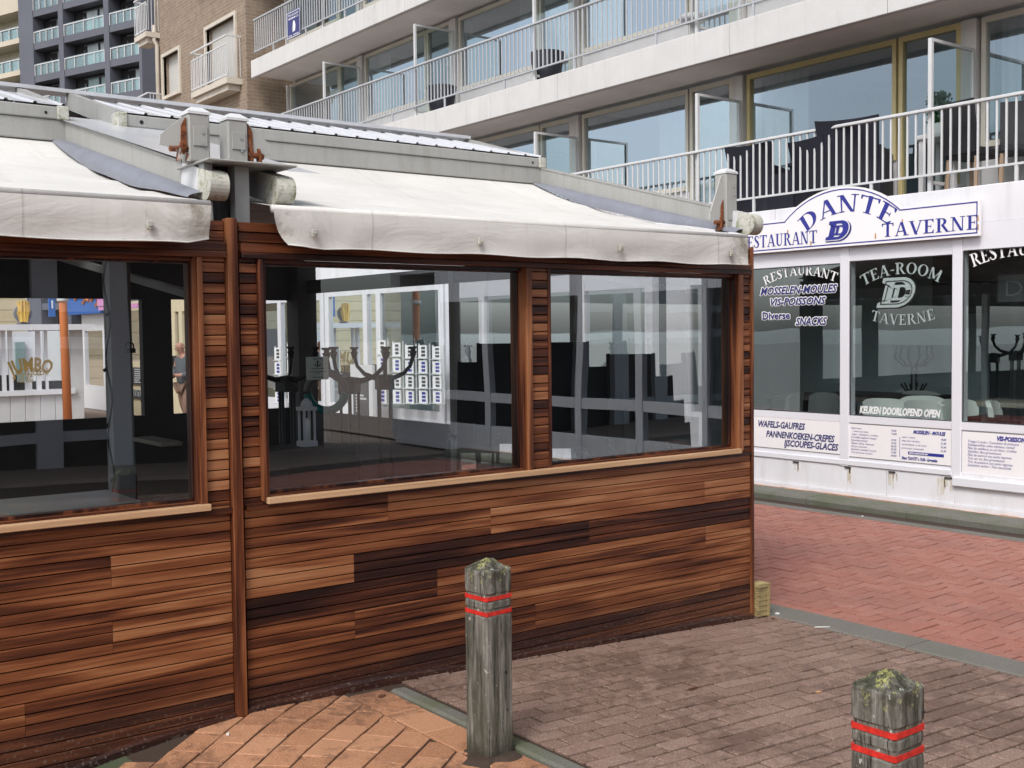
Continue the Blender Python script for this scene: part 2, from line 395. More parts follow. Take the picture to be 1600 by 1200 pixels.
M['panel_d'] = paint('dark grey facade panel', (.105, .11, .135), .5, var=.15, scale=.3)
M['recess_d'] = paint('black recess', (.022, .02, .022), .8, var=.3)
M['creamr'] = paint('cream render', (.5, .45, .36), .8, var=.12, scale=.5)
M['glass_g'] = paint('greenish balcony glass', (.22, .31, .31), .12, var=.25, scale=1.2, spec=.6)
M['curt_w'] = paint('lit white curtain behind pane', (.44, .5, .52), .25, var=.35, scale=.9, stretch=(1, 1, .3), spec=.6)
M['paver_b'] = pavers('brown clay pavers', (.155, .094, .073), (.19, .118, .092), (.225, .146, .118), (.48, .38, .31), (.085, .048, .036), .65, .8)
M['paver_t'] = pavers('orange clay pavers', (.30, .135, .068), (.36, .168, .086), (.42, .21, .115), (.6, .43, .31), (.13, .07, .045), .7, .6)
M['paver_r'] = pavers('red clay pavers', (.29, .112, .082), (.31, .122, .09), (.33, .145, .112), (.46, .32, .28), (.22, .105, .085), .5, .4)
M['joint'] = stone('sandy joint', (.05, .031, .024), (.05, .045, .03), .4)
M['kerb'] = stone('grey kerb stone', (.14, .138, .12), (.085, .1, .05), .75)
M['gutter'] = stone('grey gutter stone', (.155, .145, .13), (.11, .12, .09), .5)
M['moss'] = stone('mossy ground', (.07, .08, .05), (.04, .055, .025), .7)
M['sand'] = stone('beach sand', (.17, .17, .155), (.3, .25, .18), .3)
M['sea'] = paint('grey sea', (.07, .09, .09), .12, var=.3, scale=.02, spec=.6, bump=0)
def bollard_wood():
    m = N('weathered grey post wood'); s = m.sep(m.tc)
    a = m.noise(m.mapv((45, 45, 3)), 1, 6, .7, .3); b = m.noise(m.mapv((12, 12, 2)), 1, 5, .7); g = m.noise(m.tc, 14, 6, .75)
    c = m.ramp(a, [(.3, (.03, .029, .026)), (.45, (.125, .118, .1)), (.58, (.24, .23, .205)), (.75, (.39, .38, .35))])
    c = m.mix(m.ramp(b, [(.38, .75), (.52, 0)]), c, (.05, .05, .036))
    top = m.ramp(m.mth('ADD', s[2], m.mth('MULTIPLY', m.mth('SUBTRACT', g, .5), .7)), [(.72, 0), (.86, .85)])
    c = m.mix(top, c, (.032, .035, .018))
    hi = m.ramp(m.mth('ADD', s[2], m.mth('MULTIPLY', m.mth('SUBTRACT', m.noise(m.tc, 26, 6, .8), .5), .9)), [(.83, 0), (.89, .9)])
    c = m.mix(hi, c, (.36, .36, .13))
    dr = m.ramp(m.noise(m.mapv((42, 42, 20)), 1, 3, .5), [(.67, 0), (.7, .8)])
    c = m.mix(dr, c, (.5, .5, .46))
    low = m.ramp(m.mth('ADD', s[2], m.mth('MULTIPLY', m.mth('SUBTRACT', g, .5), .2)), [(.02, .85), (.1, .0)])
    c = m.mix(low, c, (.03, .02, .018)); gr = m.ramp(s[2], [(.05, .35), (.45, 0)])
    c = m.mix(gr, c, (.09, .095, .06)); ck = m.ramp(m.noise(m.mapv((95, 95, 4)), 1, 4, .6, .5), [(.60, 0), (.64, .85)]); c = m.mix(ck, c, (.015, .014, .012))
    m.set(col=c, rough=.85, spec=.2); m.bump(a, 1, .012); return m.m
M['bollard'] = bollard_wood()
M['red'] = paint('red reflective band', (.6, .03, .022), .4, var=.45, scale=40)
M['tableedge'] = paint('grey brown table board', (.3, .27, .225), .45, var=.25, stretch=(2, 20, 1))
M['tabletop'] = paint('pale laminate table top', (.8, .8, .74), .35, var=.1)
M['chairw'] = paint('off-white leatherette', (.8, .82, .79), .5, var=.1)
M['legw'] = paint('light wooden leg', (.36, .26, .18), .6)
def treated():
    m = N('treated yellow timber'); a = m.noise(m.mapv((20, 20, 60)), 1, 5, .7)
    m.set(col=m.ramp(a, [(.3, (.17, .13, .055)), (.7, (.42, .33, .16))]), rough=.75); m.bump(a, .4, .003); return m.m
M['treated'] = treated()
for nm, c, r in (('orange', (.6, .2, .07), .5), ('blue', (.02, .12, .42), .5), ('pink', (.6, .25, .5), .5), ('cream', (.62, .53, .36), .6), ('slate', (.05, .05, .055), .7), ('chalk', (.5, .5, .5), .7),
                 ('fry', (.62, .4, .1), .6), ('teal', (.0, .2, .2), .4), ('paper', (.5, .56, .5), .7), ('leaf', (.03, .1, .03), .7), ('skin', (.42, .22, .16), .55), ('shirt', (.09, .1, .11), .8), ('shirt2', (.3, .34, .4), .8),
                 ('trouser', (.2, .12, .085), .8), ('grey', (.2, .2, .2), .6), ('darkred', (.09, .02, .015), .5), ('neon', (.3, .3, .28), .4), ('signgrey', (.12, .125, .13), .5), ('litter', (.7, .7, .68), .6), ('butt', (.5, .28, .12), .7), ('leafb', (.1, .04, .025), .8), ('hair', (.35, .33, .31), .8)):
    M[nm] = paint(nm+' material', c, r)

# ================================================================== GROUND
def clip(poly, a, b, c):                       # keep a*x+b*y <= c
    out = []
    for i, p in enumerate(poly):
        q = poly[(i+1) % len(poly)]; dp = a*p[0]+b*p[1]-c; dq = a*q[0]+b*q[1]-c
        if dp <= 0: out.append(p)
        if dp*dq < 0: t = dp/(dp-dq); out.append((p[0]+(q[0]-p[0])*t, p[1]+(q[1]-p[1])*t))
    return out
def paver(mb, poly, clips=(), dz=0, jit=.0028):
    for c in clips:
        poly = clip(poly, *c)
        if len(poly) < 3: return
    k = len(poly); cx = sum(p[0] for p in poly)/k; cy = sum(p[1] for p in poly)/k
    if abs(sum(poly[i][0]*poly[(i+1) % k][1]-poly[(i+1) % k][0]*poly[i][1] for i in range(k))) < .0012: return
    h = random.uniform(-jit, jit)+dz; mb.tone = (random.random(), random.random(), 0)
    tl = random.uniform(-.014, .014), random.uniform(-.014, .014)
    def up(p, ins, dzz):
        x = p[0]+(cx-p[0])*ins; y = p[1]+(cy-p[1])*ins
        return (x, y, zg(x)+h+dzz+tl[0]*(x-cx)+tl[1]*(y-cy))
    t = mb.pts([up(p, .045, 0) for p in poly]); m_ = mb.pts([up(p, 0, -.003) for p in poly]); b = mb.pts([up(p, 0, -.016) for p in poly])
    mb.face(tuple(t+i for i in range(k)))
    for i in range(k):
        j = (i+1) % k; mb.face((m_+i, m_+j, t+j, t+i)); mb.face((b+i, b+j, m_+j, m_+i))
def rect(x0, x1, y0, y1): return [(x0, y0), (x1, y0), (x1, y1), (x0, y1)]
G = .013
# brown running bond between the two kerbs
mb = MB(); y = -3.0; row = 0
while y < 4.93:
    x = 3.005+(-.1 if row % 2 else 0)+random.uniform(-.012, .012)
    while x < 5.85:
        paver(mb, rect(x+G/2, x+.2-G/2, y+G/2, y+.1-G/2), ((-1, 0, -3.008), (1, 0, 5.835)))
        x += .2
    y += .1; row += 1
struct(mb.build('brown_pavement', M['paver_b']))
# orange diagonal tiles
mb = MB(); ca, sa = math.cos(R_(38)), math.sin(R_(38))
for i in range(-40, 30):
    for j in range(-46, 44):
        u0 = i*.195+(.0975 if j % 2 else 0); v0 = j*.155
        P = [(u0+.003, v0+.005), (u0+.192, v0+.005), (u0+.192, v0+.15), (u0+.003, v0+.15)]
        P = [(1.686+ca*u-sa*v, 4.54+sa*u+ca*v) for u, v in P]
        cx = sum(p[0] for p in P)/4; cy = sum(p[1] for p in P)/4
        if not (-3.2 < cx < 2.75 and -2.5 < cy < 5): continue
        if cy > 4.76 and cx < 1.86: continue
        paver(mb, P, ((1, 0, 2.665), (0, 1, 4.93)))
y = -3
while y < 4.8:
    paver(mb, rect(2.675, 2.862, y+.004, y+.296), ((0, 1, 4.86),)); y += .3
struct(mb.build('orange_pavement', M['paver_t']))
# kerb between orange and brown paving, sloping towards the brown
mb = MB(); y = -3.2
while y < 4.8:
    y1 = min(y+1.0, 4.83); zt = zg(2.93)+.012+random.uniform(-.003, .003)
    P = [(2.868, zt-.005), (2.885, zt+.004), (2.95, zt), (3.0, zt-.03), (3.0, zt-.15), (2.868, zt-.15)]
    mb.prism(P, lambda u, v, d: (u, d, v), y+.004, y1-.004); y += 1.0
struct(mb.build('sidewalk_kerb', M['kerb']))
# flat kerb by the road
mb = MB(); y = -4.1
while y < 13:
    z = zg(5.98)+random.uniform(-.003, .003)
    P = [(5.845, zg(5.845)-.002), (5.86, zg(5.86)+.006), (6.1, z+.006), (6.115, z-.002), (6.115, z-.12), (5.845, z-.12)]
    mb.prism(P, lambda u, v, d: (u, d, v), y+.003, y+.997); y += 1.0
struct(mb.build('road_kerb', M['gutter']))
# red road: soldier course then 90 degree herringbone
mb = MB(); y = -4.0
while y < 13:
    paver(mb, rect(6.122, 6.216, y+.004, y+.196)); y += .2
for i in range(-2, 33):
    for j in range(-44, 134):
        c = (i-j) % 4; x0 = 6.222+i*.1; y0 = j*.1
        if c == 0: P = rect(x0+.005, x0+.195, y0+.005, y0+.095)
        elif c == 3: P = rect(x0+.005, x0+.095, y0+.005, y0+.195)
        else: continue
        paver(mb, P, ((-1, 0, -6.224), (1, 0, 9.25), (0, 1, 13), (0, -1, 4)))
struct(mb.build('road', M['paver_r']))
mb = MB(); y = -4.2
while y < 14:
    P = [(9.256, zg(9.256)+.0), (9.6, zg(9.6)-.018), (9.6, -.2), (9.256, -.2)]
    mb.prism(P, lambda u, v, d: (u, d, v), y+.003, y+.997)
    y += 1.0
struct(mb.build('gutter', M['gutter']))
mb = MB(); y = -4.4
while y < 14.2:
    z = -.004+random.uniform(-.002, .002)
    P = [(9.606, -.2), (9.606, z-.02), (9.622, z-.002), (9.97, z+.004), (9.97, -.2)]
    mb.prism(P, lambda u, v, d: (u, d, v), y+.003, y+1.197); y += 1.2
struct(mb.build('building_kerb', M['kerb']))
mb = MB(); y = -4.5
while y < 14.2:
    paver(mb, rect(9.975, 10.2, y+.003, y+.197), dz=.055); y += .2
struct(mb.build('strip_pavement', M['paver_t']))
# beds under everything
def bed(name, mat, x0, x1, y0, y1, dz, n=30):
    mb = MB(); xs = [x0+(x1-x0)*i/n for i in range(n+1)]
    mb.grid([[(x, y, zg(x)+dz) for x in xs] for y in (y0, y1)], False); return struct(mb.build(name, mat))
bed('joint_sand', M['joint'], 1.6, 10.3, -4.6, 14.4, -.010, 46)
bed('moss_bed', M['moss'], -3.2, 1.6, -3, 5.1, -.007)
mb = MB(); mb.quad((-400, -300, -3), (-14, -300, -1.1), (-14, 400, -1.1), (-400, 400, -3)); mb.quad((-14, -300, -1.1), (-3.3, -300, -.35), (-3.3, 400, -.35), (-14, 400, -1.1))
struct(mb.build('beach', M['sand']))
mb = MB(); mb.quad((-6000, -5000, -2.2), (-190, -5000, -2.2), (-190, 5000, -2.2), (-6000, 5000, -2.2)); struct(mb.build('sea', M['sea']))
M['farpave'] = stone('pale promenade paving', (.3, .22, .18), (.25, .2, .16), .3)
bed('promenade', M['farpave'], -3.3, 14, 5.0, 60, -.045); bed('promenade', M['farpave'], -3.3, 14, -60, -2.9, -.045)
mb = MB(); mb.quad((10.3, -300, -.06), (600, -300, -.06), (600, 400, -.06), (10.3, 400, -.06)); mb.quad((-3.3, 59, -.3), (10.3, 59, -.06), (10.3, 400, -.06), (-3.3, 400, -.3))
struct(mb.build('ground', M['farpave']))

# ================================================================== BOLLARDS
def make_bollard(loc, rz, label):
    t = thing('bollard', label, 'bollard', loc, rz, 'square timber bollards with red bands')
    rnd = random.Random(5)
    w = .073; c = .009
    zs = [-.12, 0, .1, .2, .3, .4, .5, .585, .6, .606, .632, .638, .66, .668, .694, .70, .72, .75, .775, .785]
    m = local(); G_ = []
    def ring(z, s):
        P = []
        for k in range(4):
            a = k*math.pi/2
            for q in (-1, -.5, 0, .5, 1):
                x = w*s; yv = (w*s-c*(1 if abs(q) == 1 else 0))*q
                if abs(q) == 1: x -= c*.25
                n = rnd.uniform(-.0018, .0018); x += n
                P.append((x*math.cos(a)-yv*math.sin(a), x*math.sin(a)+yv*math.cos(a), z+rnd.uniform(-.0008, .0008)))
        P.append(P[0]); return P
    for z in zs:
        s = .955 if z in (.606, .632, .668, .694) else 1.0
        G_.append(ring(z, s*(1+.015*(.8-z))))
    # pyramid top
    for f, z in ((.97, .793), (.8, .802), (.5, .817), (.25, .827), (.08, .832)): G_.append([(x+rnd.uniform(-.003, .003), y+rnd.uniform(-.003, .003), zz+rnd.uniform(-.003, .003)) for x, y, zz in ring(z, f)[:-1]]); G_[-1].append(G_[-1][0])
    m.grid(G_, False); n = m.pts([(0, 0, .833)]); L = n-21
    for i in range(20): m.face((L+i, L+i+1, n))
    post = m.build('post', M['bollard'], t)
    for zb in (.607, .669):
        b = local(); r = w*.985; cc = .006
        R1 = [(r, -r+cc), (r, r-cc), (r-cc, r), (-r+cc, r), (-r, r-cc), (-r, -r+cc), (-r+cc, -r), (r-cc, -r)]
        b.prism(R1, lambda u, v, d: (u, v, d), zb, zb+.0165); b.build('band', M['red'], t)
    h = local()
    for (x, y, z, q) in ((.028, -w-.0, .36, .007), (.034, -w-.0, .2, .0045), (.06, -w-.0, .72, .004)):
        h.tube([(x, y-.0025, z), (x, y+.004, z)], q, 8)
    build_sep(h, 'bolt_hole', M['black'], t)
    return t
b1 = make_bollard((2.77, 3.83, -.02), R_(4.7), 'weathered grey bollard with two red bands, full height, before the wooden wall')
p = on(2, .83, 1387, 1036)
b2 = clone(b1, (p.x, p.y, -.02), R_(1.2), 'mossy dark-topped bollard with two red bands, cut by the bottom edge at the right')
D = 4.944
for k, (x, y, r) in enumerate(((2.77, 3.83, .15), (p.x, p.y, .14))):
    m = MB(); rr_ = random.Random(k+4); n_ = 28; L1 = []; L2 = []
    for i in range(n_):
        a = 2*math.pi*i/n_; q = r*(.75+rr_.uniform(-.22, .3)+.25*max(0, math.cos(a-3.9))); L1.append((x+.7*q*math.cos(a), y+.7*q*math.sin(a), zg(x)+.012)); L2.append((x+q*math.cos(a), y+q*math.sin(a), zg(x+q*math.cos(a))-.003))
    c_ = m.pts([(x, y, zg(x)+.014)]); a_ = m.pts(L1); b_ = m.pts(L2)
    for i in range(n_): j = (i+1) % n_; m.face((c_, a_+i, a_+j)); m.face((a_+i, b_+i, b_+j, a_+j))
    struct(m.build('dark_patch', M['joint']))  # irregular dark mound in the joint colour round each bollard foot
# ================================================================== PAVILION
pav = thing('wooden_pavilion', 'brown cedar-clad terrace pavilion with three large windows and ribbed roof', 'pavilion', (2, 4.944, 0))
PX = lambda px: on(1, D, px, 600).x
ROW = .0474
def tone(v): return (max(0, min(1, v)), random.random(), 0)
def slats(mb, x0, x1, z0, z1, boards=None, base=.6, var=.18, group=3, y0=D):
    """boards: {group index: [(x_end, tone), ...]}"""
    k = int(math.floor(z0/ROW)); cache = {}
    while k*ROW < z1:
        a, b = max(z0, k*ROW+.0022), min(z1, (k+1)*ROW-.0022)
        if b-a > .004:
            g = (k+1)//group if group > 1 else k
            if g not in cache:
                if boards and g in boards: cache[g] = [(xe, tone(t)) for xe, t in boards[g]]
                else:
                    L = []; x = x0
                    while x < x1:
                        x += random.uniform(1.2, 3.4) if group > 1 else 9
                        L.append((min(x, x1), tone(base+random.uniform(-var, var))))
                    cache[g] = L
            xs = x0
            for xe, t in cache[g]:
                xe = min(xe, x1)
                if xe <= xs: continue
                mb.tone = t; j = .0008 if xe < x1 else 0
                # lightly rounded long edges
                P = [(y0+.0, a+.002), (y0-.0, b-.002), (y0+.003, b), (y0+.02, b), (y0+.02, a), (y0+.003, a)]
                mb.prism(P, lambda u, v, d: (d, u, v), xs+.0008, xe-j); xs = xe
        k += 1
XP0, XP1 = PX(356), PX(372)          # vertical batten
XR = 5.70
LW = {6: [(XP0, .66)], 5: [(1.568, .47), (9, .74)], 4: [(9, .60)], 3: [(1.568, .46), (9, .62)], 2: [(9, .68)], 1: [(1.2, .58), (9, .5)], 0: [(9, .38)]}
RW = {6: [(2.959, .60), (9, .64)], 5: [(3.6, .50), (5.262, .62), (9, .66)], 4: [(2.758, .80), (4.3, .26), (9, .3)], 3: [(3.25, .14), (5.27, .52), (9, .66)], 2: [(2.758, .46), (9, .56)], 1: [(3.9, .44), (5.4, .58), (9, .4)], 0: [(9, .3)]}
ZW = .972
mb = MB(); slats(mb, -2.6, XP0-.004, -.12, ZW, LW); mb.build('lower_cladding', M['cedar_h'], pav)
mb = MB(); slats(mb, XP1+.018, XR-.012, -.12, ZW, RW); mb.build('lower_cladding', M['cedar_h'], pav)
def pier(x0, x1, z0=ZW, z1=2.11, base=.5):
    m = MB(); slats(m, x0, x1, z0, z1, None, base, .26, 1); return m.build('pier_cladding', M['cedar_h'], pav)
pier(PX(320), XP0-.004, base=.62); pier(XP1+.018, PX(404), base=.5); pier(PX(829), PX(856.5), base=.52); pier(PX(1158), XR-.012, base=.52)
mb = MB(); slats(mb, -2.6, XP0-.004, 2.11, 2.275, None, .5, .12); slats(mb, XP1+.018, XR-.012, 2.11, 2.275, None, .4, .12); mb.build('upper_cladding', M['cedar_h'], pav)
# batten with its dark shadow gap, corner board
mb = MB(); mb.tone = (.6, .3, 0); mb.bbox(XP0, XP1, D-.032, D+.03, -.06, 2.285, .003); mb.tone = (.62, .7, 0)
mb.build('post_batten', M['cedar_v'], pav)
mb = MB(); mb.tone = (.42, .5, 0); mb.bbox(XR-.011, XR+.014, D-.012, D+.1, -.12, 2.285, .002); mb.build('corner_board', M['cedar_v'], pav)
# dark backing, left as separate rectangles round the openings
O0 = (-.62, PX(309)); O1 = (PX(411), PX(820)); O2 = (PX(856.5), PX(1150)); ZT = 2.105; ZB = ZW+.004
mb = MB(); a, b = D+.021, D+.06
mb.box(-2.6, XR, a, b, -.2, ZW); mb.box(-2.6, XR, a, b, ZT+.004, 2.27)
for x0, x1 in ((-2.6, O0[0]), (O0[1], O1[0]), (O1[1], O2[0]), (O2[1], XR)): mb.box(x0, x1, a, b, ZW+.001, ZT+.003)
mb.build('wall_backing', M['gap'], pav)
# windows
yg = D+.05
def window(x0, x1, sash=.028):
    f = MB(); rt = [.45, random.random(), 0]
    f.tone = tuple(rt)
    f.box(x0, x0+.022, D-.004, D+.11, ZB, ZT); f.tone = (.5, .2, 0); f.box(x1-.012, x1, D-.004, D+.11, ZB, ZT)
    h = f; h.mi = 1; h.tone = (.28, .6, 0); h.box(x0+.0225, x1-.0125, D+.012, D+.11, ZT-.016, ZT); h.tone = (.36, .3, 0); h.box(x0+.0225, x1-.0125, D-.002, D+.11, ZB, ZB+.026)
    # sash bars
    fr = f.build('window', [M['cedar_v'], M['cedar_h']], None)
    g = MB(); g.tone = (.22, .4, 0); xa, xb = x0+.0225, x1-.0125; za, zb = ZB+.0265, ZT-.0165
    g.box(xa, xb, D+.035, D+.08, zb-.01, zb); g.box(xa, xb, D+.035, D+.08, za, za+.014); g.box(xa, xa+.012, D+.035, D+.08, za+.015, zb-.011); g.box(xb-.008, xb, D+.035, D+.08, za+.015, zb-.011)
    # window = frame object with sill bars and pane below it
    w_ = fr; w_.parent = pav; w_.location = -Vector(pav.location)
    gg = g.build('sash', M['cedar_v'], None); gg.parent = w_
    p = MB(); p.quad((xa+.01, yg, za+.01), (xb-.006, yg, za+.01), (xb-.006, yg, zb-.008), (xa+.01, yg, zb-.008)); pp = p.build('pane', M['glass_pav'], None); pp.parent = w_
    return w_
for o in (O0, O1, O2): window(*o)
mb = MB()
for xa, xb, t in ((PX(309), PX(317.5), .68), (PX(404.5), PX(411), .42), (PX(820.2), PX(828.5), .68), (PX(1150.2), PX(1157.5), .62)):
    mb.tone = (t, random.random(), 0); mb.bbox(xa, xb, D-.026, D+.02, ZW+.004, ZT, .002)
build_sep(mb, 'casing', M['cedar_v'], pav)
mb = MB()
for xa, xb in ((-2.6, XP0-.003), (XP1+.02, XR-.02)):
    mb.tone = (.36, random.random(), 0); mb.bbox(xa, xb, D-.03, D+.02, ZT+.001, ZT+.028, .003); mb.tone = (.42, random.random(), 0); mb.bbox(xa, xb, D-.022, D-.001, ZT+.029, ZT+.072, .003)
mb.build('lintel_trim', M['cedar_h'], pav)
sx0 = on(1, D-.05, 420, 779); sx1 = on(1, D-.05, 1160, 707); sx2 = on(1, D-.05, 331, 792)
zs_ = (on(1, D-.05, 420, 775).z+on(1, D-.05, 1160, 703.5).z)/2
for xa, xb in ((-2.6, sx2.x), (sx0.x, sx1.x)):
    mb = MB(); mb.bbox(xa, xb, D-.05, D-.0225, zs_-.03, zs_, .003); mb.box(xa, xb, D-.022, D+.0, zs_-.026, zs_-.002)
    mb.build('sill', M['sill'], pav)
mb = MB(); mb.tone = (.2, .1, 0); mb.box(-2.6, XP0, D-.024, D-.001, zs_-.056, zs_-.0305); mb.box(XP1+.02, XR-.02, D-.02, D-.001, zs_-.05, zs_-.0305); mb.build('painted_sill_shadow', M['cedar_h'], pav)  # added dark strips: the shadow below the sills put into their tone
# wet skirting strip at the bottom of the wall
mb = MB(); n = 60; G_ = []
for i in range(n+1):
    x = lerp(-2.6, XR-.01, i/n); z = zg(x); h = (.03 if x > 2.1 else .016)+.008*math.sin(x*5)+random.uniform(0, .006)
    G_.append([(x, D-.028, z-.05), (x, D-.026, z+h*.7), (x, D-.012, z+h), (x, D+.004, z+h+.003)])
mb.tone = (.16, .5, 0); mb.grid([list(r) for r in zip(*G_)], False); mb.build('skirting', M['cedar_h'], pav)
# side and rear walls
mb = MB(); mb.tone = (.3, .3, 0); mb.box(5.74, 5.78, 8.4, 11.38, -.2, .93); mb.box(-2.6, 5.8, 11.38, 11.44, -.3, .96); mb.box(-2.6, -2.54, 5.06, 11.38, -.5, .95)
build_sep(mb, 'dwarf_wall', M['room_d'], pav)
mb = MB(); mb.box(-2.6, 5.8, 11.38, 11.44, 2.13, 2.62); mb.box(5.74, 5.8, 5.1, 11.38, 2.2, 2.34); build_sep(mb, 'header_and_dark_valance', M['room_d'], pav)  # rear strip is the far valance, its backlit darkness put into the colour
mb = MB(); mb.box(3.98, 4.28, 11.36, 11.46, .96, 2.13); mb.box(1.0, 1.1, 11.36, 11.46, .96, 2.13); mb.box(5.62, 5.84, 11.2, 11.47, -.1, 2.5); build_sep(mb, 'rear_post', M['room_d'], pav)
for y in (6.75, 8.42):
    m = MB(); m.box(5.72, 5.79, y-.035, y+.035, -.2, 2.35); m.build('side_post', M['alu_d'], pav)
m = MB(); m.box(5.66, 5.69, 5.08, 5.34, -.2, 2.2); sp_ = m.build('corner_post', M['panel_d'], pav)
m = MB(); m.grid([[(5.655-.012*math.sin(q*1.3+k*.4), 5.1+.03*q+.02*math.sin(k*.5), .5+k*.085) for q in range(8)] for k in range(20)]); m.build('rolled_screen', M['flap'], sp_)
mb = MB()
for a, b in ((5.06, 6.71), (6.79, 8.38)): mb.quad((5.76, a, .0), (5.76, b, .0), (5.76, b, 2.2), (5.76, a, 2.2))
mb.quad((5.76, 8.46, .93), (5.76, 11.2, .93), (5.76, 11.2, 2.2), (5.76, 8.46, 2.2)); mb.build('side_glazing', M['glass_far'], pav)
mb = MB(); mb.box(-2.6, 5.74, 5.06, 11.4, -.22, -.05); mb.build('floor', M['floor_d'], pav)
# interior posts: the near one with a cable of lights
pp = on(1, 6.1, 187, 600); mb = MB(); mb.box(pp.x-.055, pp.x+.055, 6.05, 6.16, -.1, 2.36); q = mb.build('interior_post', M['alu_d'], pav)
mb = MB(); P = []
for i in range(40):
    z = 2.34-i*.058; P.append((pp.x-.075+.014*math.sin(i*.9), 6.04, z))
mb.tube(P, .005, 5)
for i in range(3, 38, 5): mb.tube([(P[i][0], 6.03, P[i][2]), (P[i][0]-.02, 6.03, P[i][2]-.01)], .009, 6)
mb.build('light_cable', M['black'], q)
mb = MB(); k = on(1, 6.03, 203, 541); mb.tube([(k.x+.02*math.cos(t), 6.03, k.z+.02*math.sin(t)) for t in [i*math.pi/6 for i in range(13)]], .004, 6); mb.box(k.x-.02, k.x+.02, 6.0, 6.06, k.z-.035, k.z-.012)
mb.build('hook', M['black'], q)

# ---- roof modules and front fascia
YF = 7.1; ZF0, ZF1 = 2.925, 3.125; YRG, ZRG = 8.15, 3.40
xL = on(1, YF, 190, 190).x; xRr = 5.73
def roofmod(x0, x1, label):
    m = MB(); m.bbox(x0, x1, YF, YF+.09, ZF0, ZF1-.075, .006); m.bbox(x0, x1, YF-.012, YF+.09, ZF1-.073, ZF1, .006)
    f = m.build('fascia', M['alu'], pav)
    m = MB(); m.tube([(x0+.12, YF-.014, ZF1-.04), (x0+.12, YF-.0, ZF1-.04)], .013, 10); m.tube([(x1-.12, YF-.014, ZF1-.04), (x1-.12, YF, ZF1-.04)], .009, 10); m.build('drain_hole', M['black'], f)
    m = MB()
    m.bbox(x1-.055, x1+.012, YF-.022, YF+.1, ZF1-.075, ZF1+.006, .005); m.bbox(x0-.03, x0+.03, YF-.022, YF+.1, ZF1-.085, ZF1+.01, .005); build_sep(m, 'eave_end_block', M['cap_moss'], f)
    m = MB()   # ribbed sheets, both slopes
    n = max(4, int((x1-x0)/.16)); 
    for s_, (ya, za, yb, zb) in enumerate(((YF+.0, ZF1+.012, YRG, ZRG), (YRG, ZRG, 2*YRG-YF, ZF1+.012))):
        row0 = []; row1 = []
        for i in range(n):
            xa = x0+(x1-x0)*i/n; wv = (x1-x0)/n
            for fx, dz in ((0, 0), (.84, 0), (.88, .012), (.97, .012)): row0.append((xa+wv*fx, ya, za+dz)); row1.append((xa+wv*fx, yb, zb+dz))
        row0.append((x1, ya, za)); row1.append((x1, yb, zb)); m.grid([row0, row1], False)
    m.build('roof_sheet', M['roofsheet'], pav)
    m = MB(); m.beam((x0, YF+.04, ZF1-.03), (x0, YRG, ZRG-.02), .05, .11); m.beam((x1, YF+.04, ZF1-.03), (x1, YRG, ZRG-.02), .05, .10)
    build_sep(m, 'verge_beam', M['alu'], pav)
roofmod(xL, xRr, 'r'); roofmod(-2.5, 2.06, 'l')
mb = MB(); mb.box(-2.6, 5.72, YRG-.07, YRG+.09, ZRG+.02, ZRG+.045); mb.build('ridge_cap', M['roofsheet'], pav)
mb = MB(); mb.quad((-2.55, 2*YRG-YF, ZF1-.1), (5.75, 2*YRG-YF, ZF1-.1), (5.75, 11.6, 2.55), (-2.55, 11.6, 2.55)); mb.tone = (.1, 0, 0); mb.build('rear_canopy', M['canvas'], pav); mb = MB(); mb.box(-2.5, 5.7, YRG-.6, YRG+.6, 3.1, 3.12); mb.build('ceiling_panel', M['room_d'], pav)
# translucent valley sheet between the two awnings and its seams
mb = MB(); mb.quad((2.03, 5.05, 2.54), (xL+.28, 5.05, 2.54), (xL+.28, YF+.35, 3.14), (2.03, YF+.35, 3.14)); mb.build('valley_sheet', M['poly'], pav)
